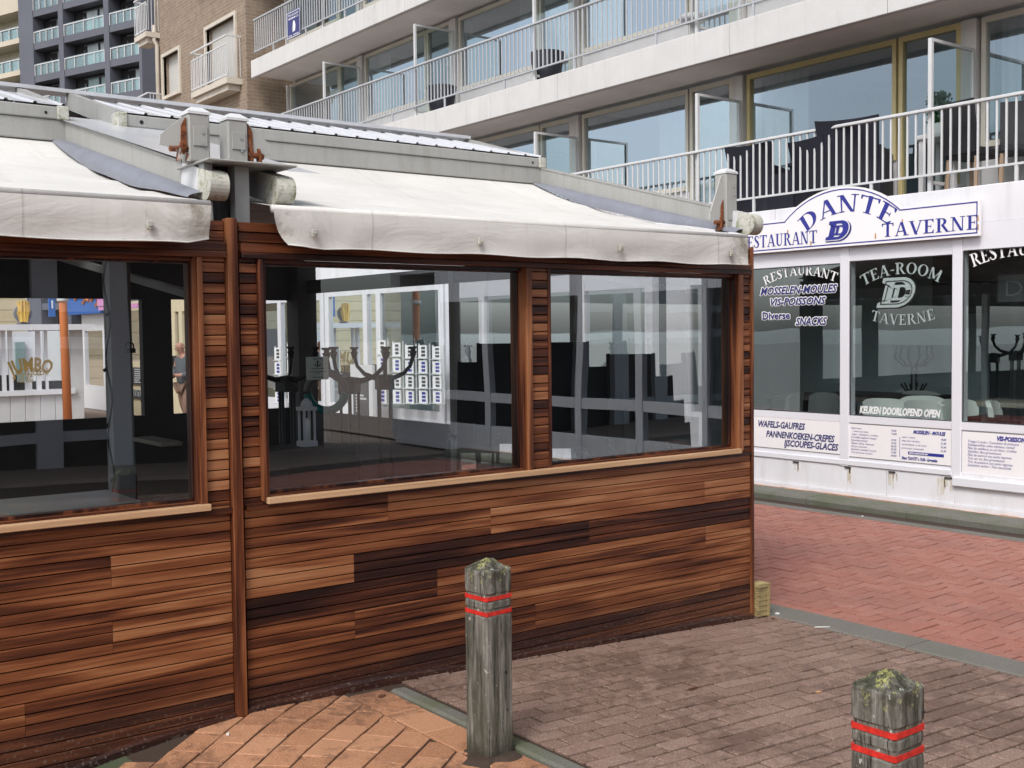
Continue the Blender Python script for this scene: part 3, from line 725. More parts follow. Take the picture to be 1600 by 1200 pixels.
# bearing plate, square posts with caps and rusty brackets
mb = MB(); mb.bbox(2.03, 2.47, 4.9, 5.28, 2.538, 2.547, .003); mb.build('bearing_plate', M['alu'], pav)
def rpost(x, y, z0, z1, side, w=.1, label=None):
    m = MB(); m.bbox(x-w/2, x+w/2, y-w/2, y+w/2, z0, z1, .006)
    for dx, dz in ((side*-.0, .0),): pass
    m.bbox(x-w*.32, x+w*.36, y-w/2-.006, y-w/2-.001, z0+.07, z1-.055, .002)
    p = m.build('roof_post', M['alu'], pav)
    m = MB(); r = w/2+.004; n = m.pts([(x-r, y-r, z1), (x+r, y-r, z1), (x+r, y+r, z1), (x-r, y+r, z1), (x-r, y-r, z1+.012), (x+r, y-r, z1+.012), (x+r, y+r, z1+.012), (x-r, y+r, z1+.012), (x-.025, y-.025, z1+.035), (x+.025, y-.025, z1+.035), (x+.025, y+.025, z1+.035), (x-.025, y+.025, z1+.035)])
    for a in (0, 4):
        for i in range(4): j = (i+1) % 4; m.face((n+a+i, n+a+j, n+a+4+j, n+a+4+i))
    m.face((n, n+3, n+2, n+1)); m.face((n+8, n+9, n+10, n+11)); m.build('cap', M['alu_l'], p)
    m = MB(); xs = x+side*w/2
    tri = [(0, .14), (0, z1-z0+.04), (.02, z1-z0+.045), (.125, .17), (.13, .125), (.02, .11)]
    m.prism([(xs+side*u, z0+v-.06) for u, v in tri], lambda u, v, d: (u, d, v), y-.028, y-.018)
    m.build('bracket', M['rust_l'], p)
    m = MB(); xa = xs+side*.035
    m.tube([(xs, y-.03, z0+.055), (xa+side*.05, y-.03, z0+.05)], .014, 8)
    for d in (-.014, .03): m.prism([(xa+d, z0), (xa+d+.012, z0), (xa+d+.012+side*-.012, z0+.085), (xa+d+side*-.012, z0+.085)], lambda u, v, dd: (u, dd, v), y-.045, y-.005)
    m.prism([(xs+side*.004, z0+.03), (xs+side*.035, z0+.03), (xs+side*.03, z0+.16), (xs+side*.008, z0+.2)], lambda u, v, dd: (u, dd, v), y-.034, y-.0285)
    m.build('rusty_fixing', M['rust'], p)
    m = MB()
    for z in (z1-.085, z1-.14): m.tube([(x+.015, y-w/2-.009, z), (x+.015, y-w/2-.006, z)], .007, 8)
    m.build('bolt', M['steel'], p)
    return p
pa = on(1, 5.05, 311, 168); pb = on(1, 5.05, 371, 178)
rpost(pa.x, 5.1, 2.55, pa.z-.03, -1); rpost(pb.x, 5.1, 2.55, pb.z-.03, 1)
pc = on(1, 5.1, 1143, 264); rpost(pc.x, 5.15, 2.4, pc.z-.03, -1, .105)
mb = MB()
for px0, px1, mt in ((318, 331, 0), (350, 365, 1), (366, 388, 0)):
    xa = on(1, 5.0, px0, 300).x; xb = on(1, 5.0, px1, 300).x; mb.mi = mt; yy = 4.99 if mt == 0 else 5.06
    mb.box(xa, xb, yy, yy+.06, 2.24, 2.535)
build_sep(mb, 'steel_upright', [M['alu_d'], M['black']], pav)
mb = MB(); mb.box(2.12, 2.36, 5.2, 5.24, 2.0, 2.53); mb.box(-2.5, 5.68, 5.14, 5.2, 2.20, 2.27); mb.build('eaves_beam', M['black'], pav)
a = on(0, 2.9, 104, 405); b = on(0, 2.9, 294, 459)
mb = MB(); mb.beam(a+(a-b)*.3, b, .06, .05); mb.build('inner_rafter', M['alu_d'], pav)

# ================================================================== AWNINGS
def awning(x0, x1, loc, label, left_arm, right_arm, free_left, gapR):
    t = thing('awning', label, 'awning', loc, 0, 'cream awnings of the wooden pavilion')
    yb, zb, yf, zf = YF+.04, 2.93, 4.80, 2.325
    nx, ny = 44, 14
    def P(u, v):                      # u across, v from back to front
        x = x0+(x1+max(0, gapR-.08)*(1-v**3)-x0)*u; y = lerp(yb, yf, v); z = lerp(zb, zf+.012, v)-.085*math.sin(math.pi*v**.8)
        z += .009*math.sin(v*math.pi*2*4.5+.5*math.sin(u*6))*math.sin(math.pi*min(1, v*1.1)) + .003*math.sin(u*50+v*9)*v
        z += .012*(max(0, 1-u*14)+max(0, 1-(1-u)*14))*(.4+.6*v)*0
        return (x, y, z)
    m = MB(); m.smooth = True
    cols_ = [[P(i/nx, j/ny) for i in range(nx+1)] for j in range(ny+1)]
    n = [m.pts(r) for r in cols_]
    for j in range(ny):
        for i in range(nx):
            m.tone = (.02+.3*(i < 2)+.08*(j > ny-2)+.1*(i > nx-3), 0, 0); m.face((n[j]+i, n[j]+i+1, n[j+1]+i+1, n[j+1]+i))
    m.tone = (.15, 0, 0); m.tube([(x0+.0, yf-.004, zf), (x1, yf-.004, zf)], .019, 12)
    cn = m.build('canopy', M['canvas'], t)
    m = MB(); m.smooth = True; nv = 9; rows = []
    for j in range(nv+1):
        v = j/nv; row = []
        for i in range(nx+1):
            u = i/nx; x = x0+(x1-x0)*u
            eL = max(0, 1-u*(x1-x0)/.5) if free_left else 0; eR = max(0, 1-(1-u)*(x1-x0)/.45)
            L = .168+.004*math.sin(u*31)
            z = zf-.004-L*v
            y = yf-.024+.005*math.sin(u*9+1.2)*v+.006*math.sin(u*37+v*2)*v*v-.004*math.sin(v*5)
            y += .022*math.sin(u*(x1-x0)*22+v*3)*(eL+eR*.7)*v
            x += .075*eL*v*v*(1 if free_left else 0)-.012*eR*v
            if eL > .6: z += .03*(eL-.6)*v
            if not free_left and u > .985 and v > .8: z += .02
            row.append((x, y, z))
        rows.append(row)
    n = [m.pts(r) for r in rows]
    for j in range(nv):
        for i in range(nx):
            d = min(i, nx-1-i) if free_left else nx-1-i
            m.tone = (min(1, .02+.85*max(0, 1-d/4)), 0, 0); m.face((n[j]+i, n[j]+i+1, n[j+1]+i+1, n[j+1]+i))
    m.build('valance', M['canvas'], t)
    m = MB()
    e = [(p[0], p[1]-.003, p[2]) for p in rows[-1]]; m.tone = (.35, 0, 0); m.tube(e, .0035, 6); m.build('hem', M['canvas'], t)
    for k, u in enumerate(((.0606, .355, .66, .945) if free_left else (.08, .53, .935))):
        m = MB(); x = x0+(x1-x0)*u; z = zf-.105-.0; y = yf-.04
        m.bbox(x-.014, x+.014, y-.006, y+.004, z-.018, z+.018, .003); m.tube([(x, y-.012, z), (x, y-.006, z)], .006, 8); m.build('clip', M['cap_moss'], t)
    for ax, cond in ((x0+.135, left_arm), (x1+gapR, right_arm)):
        if not cond: continue
        a = Vector((ax, YF+.02, 2.985)); b = Vector((ax, 5.06, 2.455)); d = (b-a).normalized(); cc = a+(b-a)*.9
        m = MB(); m.beam(a, cc, .075, .125); m.beam(a+Vector((-.0, 0, .068)), cc+Vector((0, 0, .068)), .085, .010); arm = m.build('guide_arm', M['alu'], t)
        m = MB(); m.beam(cc+d*.004, b, .084, .132); m.build('arm_sleeve', M['alu_l'], arm)
        # rounded mossy end cap
        m = MB(); pr = []
        for k in range(13):
            th = -math.pi/2+math.pi*k/12; pr.append((.075*math.cos(th)*1.15, .066*math.sin(th)))
        prof = [(-.0, .066), (-.0, -.066)]+[(.09+.062*math.cos(-math.pi/2+math.pi*k/12), .066*math.sin(-math.pi/2+math.pi*k/12)) for k in range(13)]
        up = Vector((0, -d.z, d.y))*(-1)
        if up.z < 0: up = -up
        m.prism(prof, lambda u, v, dd: tuple(b+d*(u+.003)+up*v+Vector((dd, 0, 0))), -.046, .046)
        m.build('end_cap', M['cap_moss'], arm)
        # rubber flap hanging between arm and canvas, curved like a half pipe
        if ax > x1:
            m = MB(); rows2 = []
            for k in range(25):
                s_ = k/24; c = lerp(a.y-.02, 5.0, s_); v_ = (c-yb)/(yf-yb); zc = lerp(zb, zf+.012, v_)-.085*math.sin(math.pi*max(0, v_)**.8)+.012; za_ = lerp(a.z, b.z, s_)-.05
                row = []
                for q in range(8):
                    th = q/7*math.pi/2
                    row.append((ax-.03-.085*math.sin(th)*(1+.03*math.sin(k*.9)), c, za_-(za_-zc)*(1-math.cos(th))+.004*math.sin(k*.7)*math.sin(th)))
                rows2.append(row)
            m.grid(rows2); m.build('rubber_flap', M['flap'], arm)
    return t
aw1 = awning(2.285, 5.485, (4, 4.8, 2.3), 'cream canvas awning sloping over the two right-hand pavilion windows, torn at its left corner', True, True, True, .25)
aw0 = awning(-2.3, 1.99, (0, 4.8, 2.3), 'cream canvas awning over the left pavilion window, cut by the picture edge', False, True, False, .1)

# ================================================================== LETTERING
def arcpts(cx, cy, rx, ry, a0, a1, n=10): return [(cx+rx*math.cos(R_(a0+(a1-a0)*i/n)), cy+ry*math.sin(R_(a0+(a1-a0)*i/n))) for i in range(n+1)]
def strip(A, B): return [[A[i], A[i+1], B[i+1], B[i]] for i in range(len(A)-1)]
def bar(x0, y0, x1, y1): return [[(x0, y0), (x1, y0), (x1, y1), (x0, y1)]]
def dia(x0, y0, x1, y1, w): return [[(x0, y0), (x0+w, y0), (x1+w, y1), (x1, y1)]]
def gl(c):
    s = .05; T = .17; t = .065
    if c == 'D': return bar(.12, 0, .12+T, 1)+bar(0, 0, .4, s)+bar(0, 1-s, .4, 1)+strip(arcpts(.36, .5, .42, .5, 90, -90), arcpts(.34, .5, .26, .45, 90, -90)), .82
    if c == 'A': return dia(.06, 0, .36, 1, t)+dia(.62, 0, .34, 1, T)+bar(.18, .3, .6, .36)+bar(-.02, 0, .24, s)+bar(.54, 0, .9, s), .84
    if c == 'N': return bar(.1, 0, .1+t, 1)+bar(.66, 0, .66+t, 1)+dia(.55, 0, .06, 1, T)+bar(0, 0, .27, s)+bar(.55, 1-s, .84, 1)+bar(-.02, 1-s, .15, 1), .86
    if c == 'T': return bar(.3, 0, .3+T, 1)+bar(0, 1-.07, .77, 1)+bar(.2, 0, .57, s)+[[(0, .76), (.05, .76), (.09, .95), (0, .95)]]+[[(.72, .76), (.77, .76), (.77, .95), (.68, .95)]], .78
    if c == 'E': return bar(.1, 0, .1+T, 1)+bar(0, 0, .64, t)+bar(0, 1-t, .62, 1)+bar(.2, .47, .48, .53)+[[(.6, 0), (.66, .24), (.62, .24), (.5, .05)]]+[[(.5, .95), (.58, .77), (.62, .77), (.62, 1)]]+bar(.45, .39, .48, .61), .68
    if c == 'R': return bar(.1, 0, .1+T, 1)+bar(0, 0, .36, s)+bar(0, 1-s, .35, 1)+strip(arcpts(.34, .74, .3, .26, 90, -90), arcpts(.32, .74, .15, .205, 90, -90))+dia(.62, 0, .32, .5, T)+bar(.6, 0, .86, s), .82
    if c == 'S':
        C = [(.5, .74, .03), (.48, .9, .04), (.36, .965, .035), (.22, .96, .05), (.12, .84, .08), (.14, .7, .09), (.28, .56, .1), (.42, .43, .1), (.5, .28, .09), (.46, .12, .07), (.34, .035, .04), (.18, .04, .035), (.08, .12, .04), (.04, .28, .03)]
        A, B = [], []
        for i, (x, y, wd) in enumerate(C):
            a, b = C[max(0, i-1)], C[min(len(C)-1, i+1)]; dx, dy = b[0]-a[0], b[1]-a[1]; L = math.hypot(dx, dy); A.append((x-dy/L*wd, y+dx/L*wd)); B.append((x+dy/L*wd, y-dx/L*wd))
        return strip(A, B), .6
    if c == 'U': return bar(.1, .3, .1+T, 1)+bar(.6, .3, .6+t, 1)+strip([(.1, .3)]+arcpts(.38, .3, .285, .3, 200, 360), [(.27, .3)]+arcpts(.43, .3, .16, .22, 200, 360))+bar(0, 1-s, .38, 1)+bar(.5, 1-s, .78, 1), .8
    if c == 'V': return dia(.36, 0, .04, 1, T)+dia(.4, 0, .7, 1, t)+bar(-.04, 1-s, .32, 1)+bar(.6, 1-s, .86, 1), .82
    if c == 'O': return strip(arcpts(.42, .5, .4, .5, 90, 450, 22), arcpts(.42, .5, .23, .45, 90, 450, 22)), .86
    if c == 'M': return bar(.1, 0, .1+t, 1)+bar(.72, 0, .72+T, 1)+dia(.4, .1, .1, 1, T*.95)+dia(.42, .1, .78, 1, t)+bar(0, 0, .26, s)+bar(.62, 0, 1.0, s), 1.02
    if c == 'B': return bar(.1, 0, .1+T, 1)+bar(0, 0, .36, s)+bar(0, 1-s, .35, 1)+strip(arcpts(.34, .75, .26, .25, 90, -90), arcpts(.32, .75, .13, .19, 90, -90))+strip(arcpts(.34, .26, .34, .26, 90, -90), arcpts(.32, .26, .18, .2, 90, -90)), .74
    if c == 'J': return bar(.22, .25, .22+T, 1)+bar(.1, 1-s, .52, 1)+strip(arcpts(.2, .25, .19, .27, 0, -170), arcpts(.2, .25, .05, .17, 0, -170)), .56
    if c == '-': return bar(.05, .36, .35, .44), .4
    return [], .35
def serif(txt, h, track=.06):
    out = []; x = 0
    for c in txt:
        P, wd = gl(c)
        for p in P: out.append([((x+u)*h, v*h) for u, v in p])
        x += wd+track
    return out, (x-track)*h
def plain(txt, h, shear=0, bold=0, cond=1, space=1):
    cu = bpy.data.curves.new('t', 'FONT'); cu.body = txt; cu.size = h*1.37; cu.shear = shear; cu.offset = bold; cu.resolution_u = 2; cu.space_character = space
    o = bpy.data.objects.new('t', cu); col.objects.link(o); dg = bpy.context.evaluated_depsgraph_get(); me = bpy.data.meshes.new_from_object(o.evaluated_get(dg))
    out = [[(me.vertices[i].co.x*cond, me.vertices[i].co.y) for i in p.vertices] for p in me.polygons]
    bpy.data.objects.remove(o); bpy.data.curves.remove(cu); bpy.data.meshes.remove(me)
    wd = max((u for p in out for u, v in p), default=0)
    return out, wd
def arc(polys, wd, rad):                      # bend a centred line upwards (rad>0) or downwards
    out = []
    for p in polys:
        q = []
        for u, v in p:
            a = (u-wd/2)/rad; rr = rad+v if rad > 0 else rad+v
            q.append((rr*math.sin(a), rr*math.cos(a)-rad))
        out.append(q)
    return out
def put(mb, polys, fn, u0=0, v0=0, d=.002, step=.00015):
    for i, p in enumerate(polys):
        dd = d+step*(i % 12); n = mb.pts([fn(u0+u, v0+v, dd) for u, v in p]); mb.face(tuple(range(n, n+len(p))))
def dlogo(h):                                  # slab italic D: (outer, inner) loops with equal count
    o = [(0, 0), (0, .16), (.12, .16), (.12, .84), (0, .84), (0, 1), (.62, 1)]+arcpts(.62, .5, .46, .5, 80, -80, 8)+[(.62, 0)]
    inn = [(.4, .16), (.4, .3), (.4, .4), (.4, .6), (.4, .7), (.4, .84), (.6, .84)]+arcpts(.6, .5, .2, .34, 80, -80, 8)+[(.6, .16)]
    sh = lambda L, k: [((u*1.25+v*.28)*h, v*h) for u, v in L]
    return sh(o, 1), sh(inn, 1)
def ring(o, i): k = len(o); return [[o[a], o[(a+1) % k], i[(a+1) % k], i[a]] for a in range(k)]
XF = 10.06
def fac(u, v, d): return (XF-d, u, v)         # facade mapping: u is world Y
def facL(y0, z0, X=XF):                       # reading direction is -Y
    return lambda u, v, d: (X-d, y0-u, z0+v)

# ================================================================== APARTMENT BUILDING
apt = thing('apartment_building', 'pale concrete apartment block with long railed balconies above the white restaurant', 'apartment building', (10.06, 8, 0))
YA, YB = -6.5, 21.95
XW = 11.0
slabs = [(2.74, 3.09), (4.915, 5.28), (7.01, 7.355), (9.1, 9.45), (11.2, 11.55)]
for k, (za, zb) in enumerate(slabs):
    m = MB(); y = YA; rnd = random.Random(k)
    while y < YB-.01:
        L = (1.55, 3.1, .95, 2.1)[rnd.randrange(4)]; y1 = min(y+L, YB)
        if YB-y1 < .5: y1 = YB
        m.bbox(XF+(.0 if k else .02), XF+.09, y+.004, y1-.004, za, zb, .006); y = y1
    m.build('balcony_fascia', M['conc'] if k else M['white'], apt)
    m = MB(); m.box(XF+.09, 15, YA, YB, za+.05 if k else 2.76, zb-.03); m.build('floor_slab', M['soffit'], apt)
    m = MB(); m.box(XF+.03, XW, YA, YB, zb-.029, zb-.0); m.build('balcony_floor', M['rail_d'], apt)
YP = [6.59+3.12*k for k in range(-4, 6)]
yel = 4
for fl in range(1, 5):
    z0 = slabs[fl-1][1]; z1 = slabs[fl][0]+.05
    m = MB()
    for y in YP: m.bbox(XW-.06, XW+.3, y-.085, y+.085, z0, z1-.055, .004)
    build_sep(m, 'pier', M['conc'], apt)
    for i, y in enumerate(YP):
        if y+3.12 > YB+1.5: continue
        ye = min(y+3.12, YB+.3); fm = M['yellow'] if (fl == 1 and i == yel) else M['ivory']
        # balcony door next to the pier, picture window with low spandrel beyond it
        W_ = MB(); d0, d1 = y+.1, y+.84; g0, g1 = y+.88, ye-.12; zt = z1-.055
        W_.box(XW-.03, XW+.05, d0, d0+.055, z0, zt); W_.box(XW-.03, XW+.05, d1-.05, d1, z0, zt); W_.box(XW-.03, XW+.05, d0+.056, d1-.051, zt-.06, zt); W_.box(XW-.03, XW+.05, d0+.056, d1-.051, z0, z0+.07)
        dr = W_.build('balcony_door', fm, apt)
        m = MB(); m.quad((XW+.01, d0+.05, z0+.06), (XW+.01, d1-.045, z0+.06), (XW+.01, d1-.045, zt-.05), (XW+.01, d0+.05, zt-.05)); m.build('pane', M['glass_apt'], dr)
        W_ = MB(); zs0 = z0+.5
        W_.box(XW-.02, XW+.06, g0, g0+.05, zs0, zt); W_.box(XW-.02, XW+.06, g1-.05, g1, zs0, zt); W_.box(XW-.02, XW+.06, g0+.051, g1-.051, zt-.06, zt); W_.box(XW-.04, XW+.06, g0+.051, g1-.051, zs0, zs0+.06)
        wn = W_.build('window', fm, apt)
        m = MB(); m.quad((XW+.02, g0+.045, zs0+.05), (XW+.02, g1-.045, zs0+.05), (XW+.02, g1-.045, zt-.05), (XW+.02, g0+.045, zt-.05)); m.build('pane', M['glass_apt'], wn)
        m = MB(); m.box(XW, XW+.1, g0, g1, z0+.0, zs0-.001); m.build('spandrel', M['render'], apt)
        # glass divider on a metal frame
        if fl < 4:
            m = MB(); yy = y-.08; xa, xb, zb_, zt_ = XF+.07, XW-.1, z0+.08, z0+1.5
            m.box(xa, xa+.035, yy-.02, yy+.02, z0, zt_); m.box(xb-.03, xb, yy-.02, yy+.02, z0, zt_); m.box(xa+.036, xb-.031, yy-.018, yy+.018, zt_-.03, zt_); m.box(xa+.036, xb-.031, yy-.018, yy+.018, zb_, zb_+.03)
            dv = m.build('balcony_divider', M['alu_l'], apt)
            m = MB(); m.quad((xa+.03, yy, zb_+.02), (xb-.03, yy, zb_+.02), (xb-.03, yy, zt_-.02), (xa+.03, yy, zt_-.02)); m.build('pane', M['glass_div'], dv)
        # curtains behind some panes
        rnd = random.Random(fl*31+i)
        if rnd.random() < .75:
            c0 = g1-.1 if rnd.random() < .8 else g0+.75; wd = rnd.uniform(.45, .75); m = MB(); rows = [[], []]
            for q in range(41):
                yy = c0-wd*q/40; xx = XW+.2+.025*math.sin(q*.95)+.012*math.sin(q*2.3)
                rows[0].append((xx, yy, z0+.05)); rows[1].append((xx, yy, zt-.02))
            m.grid(rows); m.build('curtain', M['curtain'], apt)
        if rnd.random() < .35:
            m = MB(); rows = [[], []]
            for q in range(25):
                yy = d1-.06-.6*q/24; xx = XW+.16+.02*math.sin(q*1.2); rows[0].append((xx, yy, z0+.05)); rows[1].append((xx, yy, zt-.02))
            m.grid(rows); m.build('curtain', M['curtain'], apt)
    # rooms behind
    m = MB(); m.box(13.6, 13.7, YA, YB, z0, z1)
    for k2 in range(0, len(YP), 1): m.box(XW+.31, 13.6, YP[k2]-.05, YP[k2]+.05, z0, z1)
    m.build('room_wall', M['room'], apt)
    # railing: one section per flat
    for i in range(-1, len(YP)-1):
        ya = YP[i] if i >= 0 else YA; yb = YP[i+1] if i < len(YP)-2 else YB-.1
        zt_, zb_ = z0+.73+.08, z0+.15
        m = MB(); x = XF+.035
        m.bbox(x-.022, x+.022, ya, yb-.001, zt_-.03, zt_, .006); m.box(x-.012, x+.012, ya, yb-.001, zb_, zb_+.022)
        n = int((yb-ya)/.093)
        for q in range(n):
            yy = ya+(q+.5)*(yb-ya)/n; m.box(x-.007, x+.007, yy-.009, yy+.009, zb_+.0225, zt_-.031)
        for q in (0.18, .68): yy = lerp(ya, yb, q); m.box(x-.01, x+.01, yy-.015, yy+.015, z0, zb_-.0005)
        m.build('railing', M['alu_l'] if fl == 1 else M['rail'], apt)
m = MB(); m.box(XF+.1, 15.0, YA-.3, YA-.001, 0, 11.5); m.box(14.5, 15.0, YA, YB, 3.1, 11.5); m.box(XF+1.0, 15.0, YB+.001, YB+.1, 0, 11.5); m.build('end_wall', M['conc'], apt)
# for-sale poster on the third railing
p0 = on(0, XF-.02, 449, 62); p1 = on(0, XF-.02, 468, 12)
ps = thing('poster', 'navy for-rent poster tied to the topmost balcony railing', 'poster', (XF, p0.y, p0.z)); m = MB(); X_ = XF-.012
m.box(X_-.006, X_, p1.y, p0.y, p0.z-.01, p1.z+.02); bd = m.build('board', M['navy_v'], ps)
h = p1.z-p0.z; wd_ = p0.y-p1.y; fl_ = facL(p0.y, p0.z, X_-.006)
m = MB()
for tx, hh, vv in (('TE KOOP', .085*h, .83), ('IMMO', .06*h, .72), ('02 058', .05*h, .06)):
    P, w0 = plain(tx, hh, 0, .001, 1); P = [[(u*(wd_*.8/w0), v) for u, v in p] for p in P]; put(m, P, fl_, wd_*.1, vv*h)
put(m, [[(wd_*.42, .2*h), (wd_*.62, .22*h), (wd_*.66, .42*h), (wd_*.6, .6*h), (wd_*.5, .64*h), (wd_*.45, .5*h)]], fl_)
m.build('lettering', M['letter'], ps)
m = MB(); a = .012
for q in ((0, a, 0, h), (wd_-a, wd_, 0, h), (a, wd_-a, 0, a), (a, wd_-a, h-a, h)): put(m, bar(q[0], q[2], q[1], q[3]), fl_)
m.build('border', M['letter'], ps)

# ================================================================== RESTAURANT FRONT
res = thing('restaurant', 'white ground-floor restaurant front with lettered windows and menu panels', 'restaurant', (10.1, 7, 0))
XG = 10.12
Y = lambda px, py=500: on(0, XF, px, py).y
Z = lambda px, py: on(0, XF, px, py).z
wins = [(Y(1112), Y(1312), Z(1240, 417.5)+.0, .845), (Y(1326), Y(1487), Z(1400, 403), .845), (Y(1502.5, 500), 2.7, Z(1550, 388), .845)]
wins[0] = (wins[0][0], wins[0][1], Z(1200, 418.5), Z(1250, 644.5)); wins[1] = (wins[1][0], wins[1][1], wins[1][2], Z(1400, 653.5)); wins[2] = (wins[2][0], wins[2][1], wins[2][2], Z(1520, 660.5))
# frame built from bars butted end to end: uprights, heads, rails, lower panels
ZH = 2.74
ed = [wins[0][0]+.12, wins[0][0], wins[0][1], wins[1][0], wins[1][1], wins[2][0], wins[2][1], wins[2][1]-.14]
m = MB()
for a, b in ((ed[1]+.12, ed[1]), (Y(1075)+.14, Y(1078)), (ed[2], ed[3]), (ed[4], ed[5]), (ed[6], ed[7])):
    m.bbox(XF+.0, XF+.12, b, a, .30, ZH, .006)
build_sep(m, 'mullion', M['pvc'], res)
m = MB()
for (y1, y0, zt, zb) in wins:
    m.box(XF+.012, XF+.11, y0+.001, y1-.001, zt, ZH-.001); m.box(XF+.012, XF+.11, y0+.001, y1-.001, zb-.075, zb)
    m.box(XF+.02, XF+.11, y0+.001, y1-.001, .36, zb-.076)
build_sep(m, 'transom', M['pvc'], res)
m = MB()     # dark rubber seals round the glass and grooves round the lower panels
for (y1, y0, zt, zb) in wins:
    q = .009; x0, x1 = XF+.016, XF+.03
    m.box(x0, x1, y0+.001, y1-.001, zt-q, zt-.0005); m.box(x0, x1, y0+.001, y1-.001, zb+.0005, zb+q); m.box(x0, x1, y0+.0015, y0+q, zb+q+.001, zt-q-.001); m.box(x0, x1, y1-q, y1-.0015, zb+q+.001, zt-q-.001)
m.build('window_seal', M['slate'], res)
m = MB(); m.quad((XF+.04, ed[1]+.1, .77), (XF+.04, Y(1078), .77), (XF+.04, Y(1078), 2.3), (XF+.04, ed[1]+.1, 2.3)); m.build('pane', M['glass_shop'], res)
panes = []
for k, (y1, y0, zt, zb) in enumerate(wins):
    m = MB(); m.quad((XF+.04, y0, zb), (XF+.04, y1, zb), (XF+.04, y1, zt), (XF+.04, y0, zt)); panes.append(m.build('pane', M['glass_shop'], res))
# plinth: stepped white base with rusty drain slots
m = MB(); y = ed[7]
m.bbox(XF-.005, XF+.3, ed[7]-9.2, YA+.0, -.06, .355, .004) if False else None
for a, b in ((YA, Y(1600)-.5), (Y(1600)-.499, Y(1490, 740)), (Y(1490, 740)+.001, Y(1384, 740)), (Y(1384, 740)+.003, Y(1322, 740)), (Y(1322, 740)+.003, Y(1184, 740)), (Y(1184, 740)+.003, 12.6)):
    m.bbox(XF+.012, XF+.2, a, b, .035, .358, .004)
m.box(XF-.012, XF+.2, YA, 12.6, -.06, .034); m.build('plinth', M['white'], res)
m = MB(); m.bbox(XF-.03, XF+.011, ed[5]-6, Y(1490, 700), Z(1550, 765), Z(1550, 751), .006); m.bbox(XF-.004, XF+.02, Y(1487, 700)+.002, ed[1], .315, .37, .004); m.build('ledge', M['pvc'], res)
m = MB()
for px in (1242, 1323, 1392, 1480): yy = Y(px, 740); m.box(XF+.0, XF+.011, yy-.045, yy+.03, .282, .297)
build_sep(m, 'drain_slot', M['room_d'], res)
m = MB()
for px in (1242, 1323, 1392, 1395, 1480, 1468):
    yy = Y(px, 740)
    for q in range(4):
        a = yy+random.uniform(-.05, .03); m.box(XF+.0095, XF+.0115, a, a+random.uniform(.006, .018), random.uniform(.1, .24), .281)
build_sep(m, 'rust_streak', paint('rust streak on white paint', (.62, .56, .46), .6, var=.3, scale=20), res)
# menu panels
npl = MB(); gv = MB(); ink = MB()
pan = [(Y(1200, 680)+1.0, Y(1312, 680), Z(1250, 655)-.0, Z(1250, 704)), (Y(1325, 690), Y(1486, 690), Z(1400, 667), Z(1400, 720)), (Y(1502, 700), Y(1502, 700)-1.9, Z(1502, 674), Z(1502, 738.5))]
XPn = XF+.02
for (y1, y0, zt, zb) in pan:
    npl.box(XPn-.006, XPn-.001, y0, y1, zb, zt); g = .007
    for q in ((y0-g, y1+g, zt+.0005, zt+g), (y0-g, y1+g, zb-g, zb-.0005)): gv.box(XPn-.004, XPn-.0005, *q)
    gv.box(XPn-.004, XPn-.0005, y1+.0005, y1+g, zb+.0005, zt-.0005); gv.box(XPn-.004, XPn-.0005, y0-g, y0-.0005, zb+.0005, zt-.0005)
pb_ = npl.build('menu_panel', M['sign'], res); gv.build('panel_groove', M['grey'], res)
def line(mb, txt, yL, z, h, X, shear=.25, bold=.0015, cond=.8, width=None, space=1):
    P, w0 = plain(txt, h, shear, bold, 1, space)
    k = (width/plain(txt, h, shear, 0, 1, space)[1]) if width else cond
    put(mb, [[(u*k, v) for u, v in p] for p in P], facL(yL, z, X))
def fit(mb, txt, pa, pb, h, X, **kw):            # from measured start and end pixel of a line
    a = on(0, X, *pa); b = on(0, X, *pb); line(mb, txt, a.y, a.z, h, X, width=a.y-b.y, **kw)
XI = XPn-.006
fit(ink, 'WAFELS-GAUFRES', (1184, 666), (1258, 671), .072, XI, bold=.003)
fit(ink, 'PANNENKOEKEN-CREPES', (1197, 682), (1304, 689), .072, XI, bold=.003)
fit(ink, 'IJSCOUPES-GLACES', (1225, 696.5), (1310, 705), .072, XI, bold=.003)
ink.build('lettering', M['navy_v'], pb_)
ink = MB(); h = .026
rows = [('Steak natuur', '19,00'), ('  + sauce naar keuze', '+2,50'), ('  peper - champignon - archiduc', ''), ('Koninklijke spaghetti / lasagna', '17,00'), ('Kippenfilet archiduc', '18,50'), ('Ribstuk 1200 gr / bearnaise', '26,50'), ('Filet pur, bearnaise', '29,70'), ('Brochette rumsteak, 2 sausen', '19,50'), ('Trio van de zee, 2 sausen', '24,50')]
zA, zB = pan[1][2]-.05, pan[1][3]+.04
yl = on(0, XI, 1330, 690).y; yp = on(0, XI, 1392, 690).y
for i, (a, b) in enumerate(rows):
    z = lerp(zA, zB, i/8); h = .019
    line(ink, a, yl, z, h, XI, bold=0, cond=.98)
    if b: line(ink, b, yp, z, h, XI, bold=.0003, cond=1.1)
y2 = on(0, XI, 1409, 690).y; y3 = on(0, XI, 1470, 690).y; ink.box(XI-.002, XI, on(0, XI, 1406, 690).y-.002, on(0, XI, 1406, 690).y+.002, zB, zA-.05)
line(ink, 'MOSSELEN - MOULES', on(0, XI, 1427, 690).y, zA-.005, .034, XI, bold=.0022, cond=.8)
for i, (a, b) in enumerate([('natuur / nature', '18,00'), ('witte wijn / vin blanc', '21,00'), ('look-knoflook / a l\'ail creme', '21,00'), ('provencaals / provencale', '21,50')]):
    z = zA-.055-i*.037; line(ink, a, y2, z, h, XI, bold=0, cond=.95); line(ink, b, y3, z, h, XI, bold=.0005, cond=1.0)
